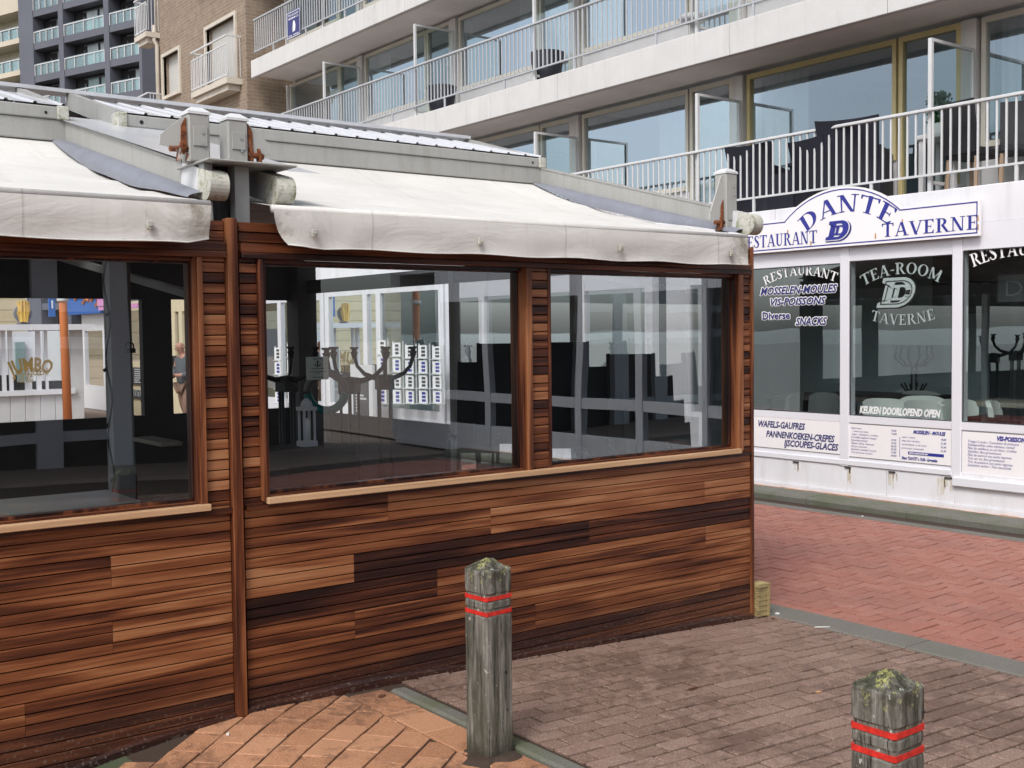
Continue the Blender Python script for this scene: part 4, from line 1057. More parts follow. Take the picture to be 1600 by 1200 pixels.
ink.box(XI-.002, XI, on(0, XI, 1475, 690).y, on(0, XI, 1419, 690).y, zB+.035, zB+.065)
line(ink, 'Menu "DANTE" a 19,00 - Suggesties', y2, zB-.018, .03, XI, bold=.0018, cond=.66)
y4 = on(0, XI, 1512, 700).y; zc = pan[2][2]-.10; zd = pan[2][3]+.07
line(ink, 'VIS-POISSONS-FISH', on(0, XI, 1557, 700).y, pan[2][2]-.065, .042, XI, bold=.003, cond=.85)
for i, a in enumerate(['Tongen 2 stuks / Cassolette de poissons', 'Kabeljauwfilet, witte wijnsaus, ratteaf', 'Filet de cabillaud, au vin blanc, crudites', 'Zalmfilet, fijne groentesaus', 'Filet de saumon aux petits legumes', 'Trio van vis, fijne groentesaus', 'Trio de poissons aux petits legumes', 'Gebakken tarbot / Tete marechale']):
    line(ink, a, y4, lerp(zc, zd, i/7), .024, XI, bold=.0, cond=.95)
ink.build('menu_text', M['navy'], pb_)
m = MB(); line(m, 'IEDERE DAGEN EEN ANDER MENU', on(0, XI, 1421, 690).y, zB+.042, .016, XI-.002, bold=.001, cond=.62); m.build('menu_text', M['letter'], pb_)
# glass lettering
XV = XF+.036
def arcline(mb, txt, pc, pe0, pe1, rad, h, X, ser=True, track=.09):
    c = on(0, X, *pc); wd = on(0, X, *pe0).y-on(0, X, *pe1).y
    P, w0 = serif(txt, h, track); k = wd/w0; P = [[(u*k, v) for u, v in p] for p in P]; P = arc(P, wd, rad)
    put(mb, P, facL(c.y, c.z, X))
m = MB(); arcline(m, 'RESTAURANT', (1249, 430), (1193, 436), (1306, 436), 1.25, .1, XV, track=.05); m.build('window_lettering', M['letter'], panes[0])
for tx, a, b, hh in (('MOSSELEN-MOULES', (1188, 461), (1308, 459), .085), ('VIS-POISSONS', (1202, 477.5), (1290, 474.5), .08), ('Diverse', (1191, 499), (1234, 501), .082), ('SNACKS', (1243, 508), (1292, 507), .085)):
    sh = .3 if tx != 'Diverse' else 0; mw, mbk = MB(), MB()
    [fit(mw, tx, (a[0]+dx_, a[1]+dy_), (b[0]+dx_, b[1]+dy_), hh, XV-.0003*k_, shear=sh, bold=.003) for k_, (dx_, dy_) in enumerate(((1.3, 0), (-1.3, 0), (0, 1.3), (0, -1.3), (.9, .9), (-.9, -.9), (.9, -.9), (-.9, .9)))]; fit(mbk, tx, a, b, hh, XV-.006, shear=sh, bold=.003)
    mw.build('window_lettering', M['letter'], panes[0]); mbk.build('window_lettering', M['navy_v'], panes[0])
m = MB(); arcline(m, 'TEA-ROOM', (1407, 428), (1350, 436), (1473, 436), .95, .115, XV, track=.05); arcline(m, 'TAVERNE', (1410, 507.5), (1358, 500), (1462, 500), -1.3, .105, XV, track=.05)
o_, i_ = dlogo(.30); c = on(0, XV, 1370, 481); put(m, ring(o_, i_), facL(c.y, c.z, XV-.006)); o2, i2 = dlogo(.155); put(m, ring(o2, i2), facL(c.y-.165, c.z+.07, XV-.006)); m.build('window_lettering', M['frost'], panes[1])
m = MB(); put(m, ring([(u*1.03, v*1.05) for u, v in o_], [(u*.97+.006, v*.94+.01) for u, v in o_]), facL(c.y+.0, c.z-.014, XV-.001)); cu_, cv_ = .27, .15; put(m, ring([((u-cu_)*.84+cu_, (v-cv_)*.8+cv_) for u, v in o_], [((u-cu_)*.78+cu_, (v-cv_)*.74+cv_) for u, v in o_]), facL(c.y, c.z, XV-.009)); m.build('window_lettering', M['black'], panes[1])
m = MB(); fit(m, 'KEUKEN DOORLOPEND OPEN', (1343, 645), (1469, 652), .075, XV, bold=.004); m.build('window_lettering', M['letter'], panes[1])
m = MB(); c = on(0, XV, 1524, 420); P, w0 = serif('RESTAURANT', .125, .05); P = arc([[(u*.92, v) for u, v in p] for p in P], w0*.92, 1.35); put(m, P, facL(c.y-w0*.43, c.z+.1, XV)); m.build('window_lettering', M['letter'], panes[2])
# sign board above
sgn = thing('restaurant_sign', 'white arched sign with navy lettering above the restaurant windows', 'sign', (XF, 7.47, 2.7))
XS = XF-.035; yc = 7.468; ww = 1.575
zb0, zt0 = 2.612, 2.955; zar = 3.235; yr = .735
def outline(o=0):
    L = [(-ww+o, zb0+o), (ww-o, zb0+o), (ww-o, zt0-o), (yr-o*.7, zt0-o)]
    Rr = (yr**2+(zar-zt0+.0)**2)/(2*(zar-zt0)); cz = zar-Rr; a0 = math.asin(yr/Rr)
    for k in range(17): a = a0-2*a0*k/16; L.append(((Rr-o)*math.sin(a)*(1-.0*o), cz+(Rr-o)*math.cos(a)))
    L += [(-yr+o*.7, zt0-o), (-ww+o, zt0-o)]
    return [p for i, p in enumerate(L)]
sf = lambda u, v, d: (XS-d, yc-u, v)
m = MB(); m.prism(outline(), lambda u, v, d: sf(u, v, d), 0, .03); m.build('board', M['sign'], sgn)
A, B = outline(.022), outline(.034); m = MB(); put(m, ring(A, B), lambda u, v, d: sf(u, v, d+.03), step=0); m.build('border', M['navy'], sgn)
m = MB(); ff = lambda y0, z0: facL(y0, z0, XS-.03)
c = on(0, XS-.03, 1322, 331)
P, w0 = serif('DANTE', .18, .08); k = 1.12/w0; P = arc([[(u*k*1.0, v) for u, v in p] for p in P], 1.12, .83); put(m, P, ff(c.y, c.z))
a = on(0, XS-.03, 1378, 369); b = on(0, XS-.03, 1529, 357.5); P, w0 = serif('TAVERNE', .135, .08)
k = (a.y-b.y)/w0; put(m, [[(u*k, v) for u, v in p] for p in P], ff(a.y, 2.673))
b = on(0, XS-.03, 1277, 378); P, w0 = serif('RESTAURANT', .135, .05); k = 1.08/w0; put(m, [[(u*k, v) for u, v in p] for p in P], ff(b.y+1.08, 2.673))
m.build('lettering', M['navy'], sgn)
a = on(0, XS-.03, 1289, 377); o_, i_ = dlogo(.205)
m = MB(); put(m, ring([(u*1.05+.012, v*1.06-.016) for u, v in o_], [(u, v) for u, v in i_]), ff(a.y, 2.682), step=.0001); m.build('emblem_shadow', M['navy_v'], sgn)
m = MB(); put(m, ring([(u*1.02+.002, v*1.03-.004) for u, v in o_], i_), ff(a.y, 2.684), d=.0035, step=.0001); m.build('emblem_outline', M['letter'], sgn)
m = MB(); put(m, ring([(u*.97+.006, v*.96+.004) for u, v in o_], [((u-.13)*.97+.13, v) for u, v in i_]), ff(a.y, 2.684), d=.0052, step=.0001); o2, i2 = dlogo(.1); put(m, ring(o2, i2), ff(a.y-.115, 2.735), d=.0053); m.build('emblem', M['navy'], sgn)
m = MB()
for px, py in ((1231, 361), (1267, 378), (1321, 352), (1368, 366), (1410, 344), (1528, 338), (1528, 352)):
    c = on(0, XS-.03, px, py); m.box(XS-.0325, XS-.03, c.y-.008, c.y+.008, c.z-.045, c.z+.01)
m.build('rust_streak', paint('rust streak on the sign', (.5, .3, .14), .6, var=.4, scale=40), sgn)

# further shopfronts of the same row: to the left (seen through the pavilion) and beyond the right edge
def shop(name, label, y0, y1, divs, mat, zb=.3, zt=2.3, bands=(), door=(), head=2.74, glassm='glass_shop'):
    t = thing(name, label, 'shopfront', (XF, (y0+y1)/2, 0)); m = MB(); ys = [y0]+divs+[y1]; q = .07
    for y in ys: m.bbox(XF, XF+.12, y-q, y+q, -.05, head, .004)
    for i, (a, b) in enumerate(zip(ys, ys[1:])):
        z0_ = .12 if i in door else zb
        m.box(XF+.01, XF+.11, a+q+.001, b-q-.001, zt, head-.002); m.box(XF+.01, XF+.11, a+q+.001, b-q-.001, -.05, z0_)
        m.box(XF+.012, XF+.1, a+q+.001, b-q-.001, .78, .86) if i in door else None
        for zz in bands: m.box(XF+.012, XF+.1, a+q+.001, b-q-.001, zz, zz+.06)
    m.build('frame', mat, t); m = MB()
    for i, (a, b) in enumerate(zip(ys, ys[1:])):
        z0_ = .12 if i in door else zb; m.quad((XF+.05, a+q, z0_), (XF+.05, b-q, z0_), (XF+.05, b-q, zt), (XF+.05, a+q, zt))
    m.build('pane', M[glassm], t)
    return t
m = MB(); m.bbox(XF-.02, XF+.2, Y(1075), Y(1042), 0, 2.74, .01); m.box(XF+.012, XF+.11, ed[1]+.121, Y(1078)-.001, -.05, .77); m.box(XF+.012, XF+.11, ed[1]+.121, Y(1078)-.001, 2.3, 2.74); m.build('pillar', M['white'], res)
s1 = shop('tearoom_front', 'white shopfront seen through the right pavilion window, beside the white pillar', 10.4, 14.9, [11.7, 12.9, 14.0], M['pvc'], .55, 2.3, (), (1,))
s2 = shop('souvenir_shop_front', 'white-framed shop window behind the card racks', 15.1, 18.9, [17.05, 17.5], M['white'], .5, 2.45, (), ())
s3 = shop('office_front', 'white framed glazed shopfront left of the dark pavilion corner post', 19.1, 22.1, [20.9], M['pvc'], .5, 2.4)
s4 = shop('tearoom_front', 'white shopfront with glass doors outside the picture, mirrored in the pavilion panes', -5.2, 2.3, [-3.9, -2.6, -1.75, -.6, .5, 1.4], M['pvc'], .1, 2.25, (.72,), (0, 1, 2, 3, 4, 5))
# interiors behind the ground floor
m = MB(); m.box(14.2, 14.3, YA, 22, 0, 2.75); m.box(XF+.2, 14.2, YA, 22, .0, .06); m.build('ground_floor_back_wall', M['room'], apt)
m = MB()
for y in (2.5, 10.2, 15.0, 19.0): m.box(XF+.25, 14.2, y-.05, y+.05, .06, 2.74)
m.build('party_wall', M['room_w'], apt)
m = MB(); m.box(12.9, 13.3, 6.3, 6.9, .06, 2.74); m.box(XF+.9, XF+1.05, 5.55, 7.0, 1.9, 2.74); m.box(13.3, 13.6, 3.6, 5.0, .06, 1.9); m.build('dark_partition', M['room_d'], apt)
m = MB(); m.box(12.4, 12.45, 7.2, 9.9, .06, 2.74); m.build('inner_glazed_wall', M['room_w'], apt)

# ================================================================== BRICK BUILDING
brk = thing('brick_building', 'buff brick apartment building with shuttered windows left of the concrete block', 'apartment building', (10.06, 24.7, 0))
YB0, YB1 = 22.16, 27.3
def bz(px0, py0, px1, py1, X=XF):             # pixel box -> (y0,y1,z0,z1) on facade, px0 left
    a = on(0, X, px0, py1); b = on(0, X, px1, py1); c = on(0, X, px1, py0)
    return b.y, a.y, (a.z+b.z)/2, c.z
W1 = bz(257, 76, 282, 147); W2 = bz(325, 22, 370, 145)
fh = 2.1*1.1
wl = []
for k in range(-3, 4):
    wl.append((W1[0], W1[1], W1[2]+k*2.62, W1[3]+k*2.62)); wl.append((W2[0], W2[1], W2[2]+k*2.62, W2[3]+k*2.62))
wl = [q for q in wl if q[2] > 2.9 and q[3] < 16]
m = MB()                                       # brick wall around the openings, in vertical bands
ys = [YB0, W2[0], W2[1], W1[0], W1[1], YB1]
for a, b in ((ys[0], ys[1]), (ys[2], ys[3]), (ys[4], ys[5])): m.box(XF, XF+.4, a, b, 2.75, 17)
for (a, b) in ((W2[0], W2[1]), (W1[0], W1[1])):
    zz = 2.75
    for q in sorted([q for q in wl if q[0] == a], key=lambda q: q[2]):
        m.box(XF+.0005, XF+.4, a+.0005, b-.0005, zz, q[2]); zz = q[3]
    m.box(XF+.0005, XF+.4, a+.0005, b-.0005, zz, 17)
m.box(XF+.401, 16, YB0+.0, YB0+.3, 2.75, 17); m.box(XF+.401, 16, YB1-.3, YB1, 2.75, 17); m.build('brick_wall', M['brick'], brk)
for (a, b, c, d) in wl:
    m = MB(); f_ = .075; x0, x1 = XF-.04, XF+.06
    m.box(x0, x1, a-f_, a, c-f_, d+f_); m.box(x0, x1, b, b+f_, c-f_, d+f_); m.box(x0, x1, a+.001, b-.001, d, d+f_); m.box(x0-.03, x1, a-.001+.002, b-.001, c-f_, c); s_ = m.build('window_surround', M['limest'], brk)
    m = MB(); n = int((d-c)/.07)
    for q in range(n): z = c+(d-c)*q/n; m.quad((XF+.13, a, z), (XF+.13, b, z), (XF+.118, b, z+(d-c)/n), (XF+.118, a, z+(d-c)/n))
    m.build('roller_shutter', M['shutter'], s_)
    m = MB(); m.box(XF+.2, XF+.22, a, b, c, d); m.build('pane', M['room_d'], s_)
def balc(a, b, z, x1=XF-.32, mat='alu_l', nm='balcony'):
    m = MB(); m.box(x1-.02, XF+.0, a, b, z-.14, z-.02); m.box(x1+.05, XF, a+.1, b-.1, z-.26, z-.141); s_ = m.build(nm, M['limest'], brk)
    m = MB(); zt = z+.85
    m.box(x1-.015, x1+.015, a, b, zt-.03, zt); m.box(x1-.012, x1+.012, a, b, z+.02, z+.045); m.box(x1+.016, XF, a-.0, a+.02, zt-.03, zt); m.box(x1+.016, XF, b-.02, b, zt-.03, zt); m.box(x1-.01, x1+.01, a, b, zt-.2, zt-.175)
    n = int((b-a)/.095)
    for q in range(n+1): y = a+(b-a)*q/n; m.box(x1-.007, x1+.007, y-.008, y+.008, z+.0455, zt-.201)
    for q in range(4): x = lerp(x1+.05, XF-.03, q/3); [m.box(x-.007, x+.007, y-.004, y+.004, z+.02, zt-.031) for y in (a+.01, b-.01)]
    m.build('railing', M[mat], s_)
B2 = bz(305, 86, 366, 143)
for k in (-1, 0, 1): balc(W2[0]-.28, W2[1]+.12, W2[2]-.0+.13+k*2.62)
for z in (W2[2]-.25, W2[2]+2.05, W2[2]-2.5): balc(YB1-.3, YB1+.5, z)
m = MB(); m.tube([(XF-.06, YB1-.25, 3), (XF-.06, YB1-.25, W2[2]+1.75), (XF-.13, YB1-.25, W2[2]+1.85), (XF-.13, YB1-.25, W2[2]+2.2)], .05, 8); m.build('downpipe', M['limest'], brk)

# ================================================================== FAR TOWERS
def frame_at(px, py, depth, az):
    d = ray(px, py); P0 = CAM+d*depth; P0.z = 0
    return P0, az
def tower_map(P0, az):
    e = Vector((math.cos(az), math.sin(az), 0)); nrm = Vector((-math.sin(az), math.cos(az), 0))
    if nrm.dot(P0-CAM) > 0: nrm = -nrm        # towards the viewer
    return lambda s, d, z: tuple(P0+e*s+nrm*d+Vector((0, 0, z)))
def obox(m, fm, s0, s1, d0, d1, z0, z1):
    n = m.pts([fm(s, d, z) for z in (z0, z1) for s, d in ((s0, d0), (s1, d0), (s1, d1), (s0, d1))])
    for q in ((3, 2, 1, 0), (4, 5, 6, 7), (0, 1, 5, 4), (1, 2, 6, 5), (2, 3, 7, 6), (3, 0, 4, 7)): m.face(tuple(n+i for i in q))
az = R_(110)
P0, _ = frame_at(222, 100, 88, az)
fm = tower_map(P0, az)
q = lambda px, py: onv(P0, az, px, py)
drk = thing('dark_tower', 'dark grey gridded apartment tower with greenish glass balconies, far behind', 'apartment building', P0)
cs = [q(222, 100)[0], q(217.5, 100)[0], q(171.5, 100)[0], q(163.5, 100)[0], q(100, 100)[0], q(92.5, 100)[0], q(53, 100)[0], q(48, 100)[0]]
zt = [q(172, y)[1] for y in (50, 104.5, 159)]; per = (zt[0]-zt[2])/2; band = abs(q(172, 39)[1]-q(172, 50)[1])
m = MB(); ZTOP, ZBOT = 60, -2
for a, b in ((cs[0], cs[1]), (cs[2], cs[3]), (cs[4], cs[5]), (cs[6], cs[7]+1.5)): obox(m, fm, a, b, -1.1, .0, ZBOT, ZTOP)
k = -9
for k in range(-8, 12):
    z = zt[0]+k*per
    for a, b in ((cs[1], cs[2]), (cs[3], cs[4]), (cs[5], cs[6])): obox(m, fm, a+.01, b-.01, -1.1, -.05, z, z+band)
obox(m, fm, cs[0]-.02, cs[0], -14, .02, ZBOT, ZTOP); m.build('facade_grid', M['panel_d'], drk)
m = MB(); obox(m, fm, cs[0]+.1, cs[7]+1.4, -1.5, -1.15, ZBOT, ZTOP); m.build('recess_wall', M['recess_d'], drk)
rnd = random.Random(11)
for k in range(-4, 4):
    zb_ = zt[0]+(k-1)*per+band; ztp = zt[0]+k*per
    for ci, (a, b) in enumerate(((cs[1], cs[2]), (cs[3], cs[4]), (cs[5], cs[6]))):
        m = MB(); obox(m, fm, a+.05, b-.05, -.12, -.08, zb_+.02, zb_+1.0); rl = m.build('balcony_glass', M['glass_gr'], drk)
        m = MB(); n = 4
        for j in range(n+1): s = lerp(a+.06, b-.06, j/n); obox(m, fm, s-.03, s+.03, -.075, -.03, zb_, zb_+.95)
        obox(m, fm, a+.05, b-.05, -.075, -.03, zb_+.85, zb_+.92); m.build('rail_frame', M['alu_l'], rl)
        # lit panes at the back of the loggia, bright curtains
        L = b-a
        for u0, u1 in ((.12, .36), (.42, .68)) if ci else ((.2, .5),):
            if ci == 2: u0, u1 = .18, .5
            m = MB(); obox(m, fm, a+L*u0, a+L*u1, -1.14, -1.08, zb_, ztp-.25); m.build('window', M['curt_w'] if rnd.random() < .85 else M['glass_g'], drk)
        m = MB(); obox(m, fm, a+L*.1, a+L*.78, -1.14, -1.1, ztp-.24, ztp-.12); obox(m, fm, a+L*.74, a+L*.78, -1.14, -1.1, zb_, ztp-.55); m.build('window_frame', M['panel_d'], drk)
# cream block to its left, nearer
P1 = Vector(fm(q(49.5, 100)[0], -.5, 0)); P1.z = 0; fm1 = tower_map(P1, az); q1 = lambda px, py: onv(P1, az, px, py)
crm = thing('cream_tower', 'cream rendered block with angled glass balconies at the left picture edge', 'apartment building', P1)
zl = [q1(0, y)[1] for y in (28, 74, 127)]; sl_ = q1(0, 74)[0]; pr1 = (zl[0]-zl[2])/2
m = MB(); obox(m, fm1, .0, 30, -2.5, -1.6, -2, 60); m.build('wall', M['creamr'], crm)
for k in range(-6, 6):
    z = zl[1]+k*pr1
    s1_ = q1(40, 60)[0]
    m = MB(); P = [(0.0, -1.6), (0.0, -.6), (s1_, 0), (30, 0), (30, -1.6)]; m.prism(P, lambda u, v, d: fm1(u, v, d), z, z+.42 if k != 1 else z+1.3); sb = m.build('balcony_slab', M['creamr'], crm)
    m = MB(); P = [(0.05, -.66), (s1_+.02, -.1), (30, -.1), (30, -.14), (s1_+.02, -.14), (.05, -.7)]; m.prism(P, lambda u, v, d: fm1(u, v, d), z+.42, z+1.45); gr = m.build('balcony_glass', M['glass_gr'], sb)
    m = MB()
    for j in range(12): s = s1_+.05+j*1.15; obox(m, fm1, s-.03, s+.03, -.09, -.04, z+.4, z+1.4)
    obox(m, fm1, s1_, 30, -.09, -.04, z+1.3, z+1.37); m.build('rail_frame', M['alu_l'], gr)
    m = MB(); obox(m, fm1, .6, 7.2, -1.62, -1.55, z+.45, z+pr1-.75); wr = m.build('window_opening', M['recess_d'], crm)
    for u0, u1 in ((1.2, 2.2), (2.5, 3.3), (4.6, 5.5), (5.9, 6.8)):
        m = MB(); obox(m, fm1, u0, u1, -1.54, -1.5, z+.45, z+pr1-.85); m.build('curtain', M['curt_w'], wr)

# ================================================================== BEYOND THE PAVILION, THROUGH THE LEFT WINDOW
def at(px, py, dep): return CAM+ray(px, py)*dep
YJ = 25.2; MX = lambda px, py=560, Yv=YJ: on(1, Yv, px, py).x
MZ = lambda px, py, Yv=YJ: on(1, Yv, px, py).z
jx0, jx1 = MX(-60), MX(130)
kio = thing('snack_kiosk', 'white snack kiosk with gold mussel lettering on its panes, seen through the left window', 'kiosk', (6, YJ, 0))
zs = MZ(60, 617); zw = MZ(60, 609); zh = MZ(60, 516); zroof = MZ(60, 507)
m = MB(); n = int((jx1-jx0)/.28)
for i in range(n): a = jx0+(jx1-jx0)*i/n; m.bbox(a+.003, jx0+(jx1-jx0)*(i+1)/n-.003, YJ, YJ+.05, -.1, zs, .01)
m.build('counter_front', M['render'], kio)
m = MB(); m.box(jx0, MX(115), YJ-.08, YJ+.06, zs+.001, zw); m.box(jx0-.2, MX(141), YJ-.35, YJ+.5, zh, zroof)
m.build('ledge', M['pvc'], kio)
m = MB()
for px0, px1 in ((-62, -56), (3, 9), (14, 20), (57, 64), (71, 75)): m.box(MX(px0), MX(px1), YJ, YJ+.08, zw+.001, zh-.001)
m.build('window_frame', M['pvc'], kio); m = MB(); m.box(MX(111), MX(130), YJ, YJ+.1, zs+.001, zh-.001); m.box(jx1-.02, jx1+.02, YJ+.1, YJ+4, 0, zh-.001); m.build('side_panel', M['render'], kio)
m = MB(); m.quad((jx0, YJ+.03, zw), (MX(111), YJ+.03, zw), (MX(111), YJ+.03, zh), (jx0, YJ+.03, zh)); pn = m.build('pane', M['glass_far'], kio)
m = MB(); m.box(jx0, jx1-.03, YJ+3, YJ+3.1, 0, zh-.01); m.build('back_wall', M['pvc'], kio)
m = MB()
for px0, px1 in ((25, 46), (80, 96)): m.box(MX(px0), MX(px1), YJ+2.9, YJ+2.99, zw+.1, zh-.25)
m.build('inner_window', M['glass_g'], kio)
m = MB(); kx = lambda pxa, pxb: (MX(pxa), MX(pxb)); m.box(*kx(-40, 40), YJ+.12, YJ+.4, zw, zw+.16); m.box(*kx(-40, 28), YJ+.12, YJ+.4, zw+.161, zw+.32); m.box(*kx(57, 100), YJ+.12, YJ+.4, zw, zw+.17); m.build('counter_tray', M['room_d'], kio)
fj = lambda x0, z0: (lambda u, v, d: (x0+u, YJ-.01-d, z0+v))
m = MB(); P, w0 = plain('JUMBO', .3, 0, .012); wd_ = MX(78)-MX(18); k = wd_/w0; P = arc([[(u*k, v) for u, v in p] for p in P], wd_, .95); put(m, P, fj(MX(48), MZ(48, 580)))
for tx, pa, pb, hh in (('MOSSELEN', (24, 587), (73, 587), .16), ('1/3 KG', (27, 598), (50, 599), .15)):
    P, w0 = plain(tx, hh, 0, .004); k = (MX(pb[0])-MX(pa[0]))/w0; put(m, [[(u*k, v) for u, v in p] for p in P], fj(MX(pa[0]), MZ(*pa)))
m.build('lettering', M['gold'], pn)
# round chip emblem on the kiosk roof
cx, cz = MX(38), MZ(38, 490); rr = (MX(52)-MX(24))/2
em = thing('chips_sign', 'round grey sign with a sheaf of golden chips standing on the kiosk roof', 'sign', (cx, YJ, zroof)); m = MB()
m.prism([(cx+rr*1.0*math.cos(t), cz+rr*1.08*math.sin(t)) for t in [2*math.pi*i/24 for i in range(24)]], lambda u, v, d: (u, d, v), YJ, YJ+.05); m.box(cx-.12, cx+.12, YJ+.0, YJ+.05, zroof+.0, cz-rr*1.05); m.build('disc', M['flap'], em)
m = MB(); rnd = random.Random(3)
for i in range(34):
    u = rnd.uniform(-.62, .62); b0 = (cx+u*rr*.5, YJ-.03-rnd.random()*.05, cz-rr*.98); b1_ = (cx+u*rr*1.05, YJ-.03-rnd.random()*.05, cz+rr*(.98-.45*abs(u))+rnd.uniform(-.1, .12)); m.beam(b0, b1_, .05, .05)
m.build('chips', M['fry'], em)
# orange pole
pz = on(2, zg(7), 106, 652)
po = thing('orange_pole', 'slim orange pole standing in front of the snack kiosk', 'pole', (MX(106, 650, 22), 22, 0)); m = MB(); m.tube([(MX(106, 650, 22), 22, -.1), (MX(98, 465, 22), 22, MZ(98, 462, 22)), (MX(97, 440, 22), 22, MZ(97, 430, 22))], [.085, .075, .075], 12)
m.build('shaft', M['orange'], po); m = MB(); z = MZ(98, 468, 22); x = MX(98, 468, 22); m.lathe((x, 22, z-.04), [(.1, 0), (.11, .02), (.11, .06), (.1, .08)], 12); m.build('collar', M['alu_l'], po)
# shopfronts on the building row further on, cream and white
def vfront(name, label, pxl, pxr, mat, ptop, pbot, pdiv, Xw=9.2, head=2.6, board=False, glow=.0):
    y1, y0 = on(0, Xw, pxl, 560).y, on(0, Xw, pxr, 560).y
    t = thing(name, label, 'shopfront', (Xw, (y0+y1)/2, 0)); m = MB()
    zt_ = on(0, Xw, pxl, ptop).z; zb_ = on(0, Xw, pxr, pbot).z
    ds = [y1]+[on(0, Xw, d, 560).y for d in pdiv]+[y0]
    for d in ds: m.box(Xw, Xw+.1, d-.1, d+.1, -.1, head)
    m.box(Xw+.002, Xw+.09, y0+.101, y1-.101, zt_, head-.002); m.box(Xw+.002, Xw+.09, y0+.101, y1-.101, -.1, zb_)
    m.build('frame', M[mat], t); m = MB(); m.quad((Xw+.05, y0, zb_), (Xw+.05, y1, zb_), (Xw+.05, y1, zt_), (Xw+.05, y0, zt_)); m.build('pane', M['glass_far'], t)
    return t, y0, y1, zt_, zb_
v1, *_ = vfront('white_doorfront', 'white glazed door unit between the kiosk and the cream menu front', 131, 163, 'pvc', 517, 604, [])
v2, y0, y1, zt2, zb2 = vfront('cream_menu_front', 'cream shopfront with dark menu boards below its panes', 168, 241, 'cream', 488, 567, [229])
m = MB(); X_ = 9.19
for (pa, pb, ya_, yb_) in ((195, 227, 574, 600), (230, 241, 575, 601), (195, 227, 609, 622), (231, 241, 609, 622)):
    a, b = on(0, X_, pa, (ya_+yb_)/2).y, on(0, X_, pb, (ya_+yb_)/2).y; m.box(X_-.03, X_, b, a, on(0, X_, (pa+pb)/2, yb_).z, on(0, X_, (pa+pb)/2, ya_).z)
mb_ = m.build('menu_board', M['slate'], v2); m = MB()
for r in range(7):
    for pa, pb in ((197, 203), (210, 217+random.random()*6), (232, 239)):
        yy = 577+r*3.3; a, b = on(0, X_-.032, pa, yy), on(0, X_-.032, pb, yy); m.box(X_-.034, X_-.0305, b.y, a.y, a.z-.012, a.z+.012)
a, b = on(0, X_-.032, 197, 615), on(0, X_-.032, 226, 615); P, w0 = plain('Restaurant & Tea Room', .16, 0, .004); k = (a.y-b.y)/w0; put(m, [[(u*k, v) for u, v in p] for p in P], facL(a.y, a.z-.03, X_-.031))
m.build('board_writing', M['chalk'], mb_)
v3, *_ = vfront('cream_window_front', 'cream framed window front behind the walking man', 272, 330, 'cream', 487, 612, [283])
# boards and awnings over them
bl = thing('blue_fascia_sign', 'blue painted fascia sign board above the white door unit', 'sign', (9.0, 34, 2.6)); m = MB()
a, b = on(0, 9.0, 100, 487), on(0, 9.0, 160, 487); m.box(8.95, 9.05, b.y, a.y, a.z-.1, a.z+1.4); m.build('board', M['blue'], bl); m = MB()
for px, py, r in ((118, 468, 5), (130, 474, 6), (143, 470, 5), (150, 478, 4)):
    c = on(0, 8.94, px, py); c2 = on(0, 8.94, px+9, py-4); m.tube([c, (8.94, lerp(c.y, c2.y, .5), c.z+.12), c2], .05, 5)
m.build('wave_drawing', M['orange'], bl)
bs = thing('banner_sign', 'small blue vertical banner left of the orange pole', 'sign', (8.6, 36, 2.4)); m = MB(); a = on(1, 24.9, 76, 495); b = on(1, 24.9, 85, 462); m.box(a.x, b.x, 24.86, 24.92, a.z, b.z+.5); q_ = m.build('board', M['blue'], bs)
m = MB(); P, w0 = plain('D L I', .16, 0, .004)
for i, ch in enumerate('DLI'): P, w0 = plain(ch, .17, 0, .004); put(m, P, lambda u, v, d: (u, 24.855-d, v), lerp(a.x, b.x, .3), a.z+.62-i*.22)
m.build('lettering', M['letter'], q_)
pk = thing('pink_fascia_sign', 'pink sign board above the cream menu front', 'sign', (8.9, 31, 2.6)); m = MB(); a, b = on(0, 8.9, 156, 485), on(0, 8.9, 218, 483); m.box(8.86, 8.94, b.y, a.y, a.z, a.z+.1); b = on(0, 8.9, 175, 485); m.box(8.84, 8.95, b.y, a.y, a.z+.1, a.z+.75); m.build('board', M['pink'], pk)
hs_ = thing('cream_promenade_building', 'cream boarded building behind the snack kiosk and its sign', 'building', (7, 36, 0)); m = MB()
for i in range(14): m.box(-2, 9.1, 36.0+.01*(i % 2), 37, i*.35-.2, (i+1)*.35-.21)
m.build('boarded_wall', M['cream'], hs_); m = MB(); m.box(-2, 9.1, 35.4, 37.1, 4.8, 5.0); m.build('roof_edge', M['pvc'], hs_)

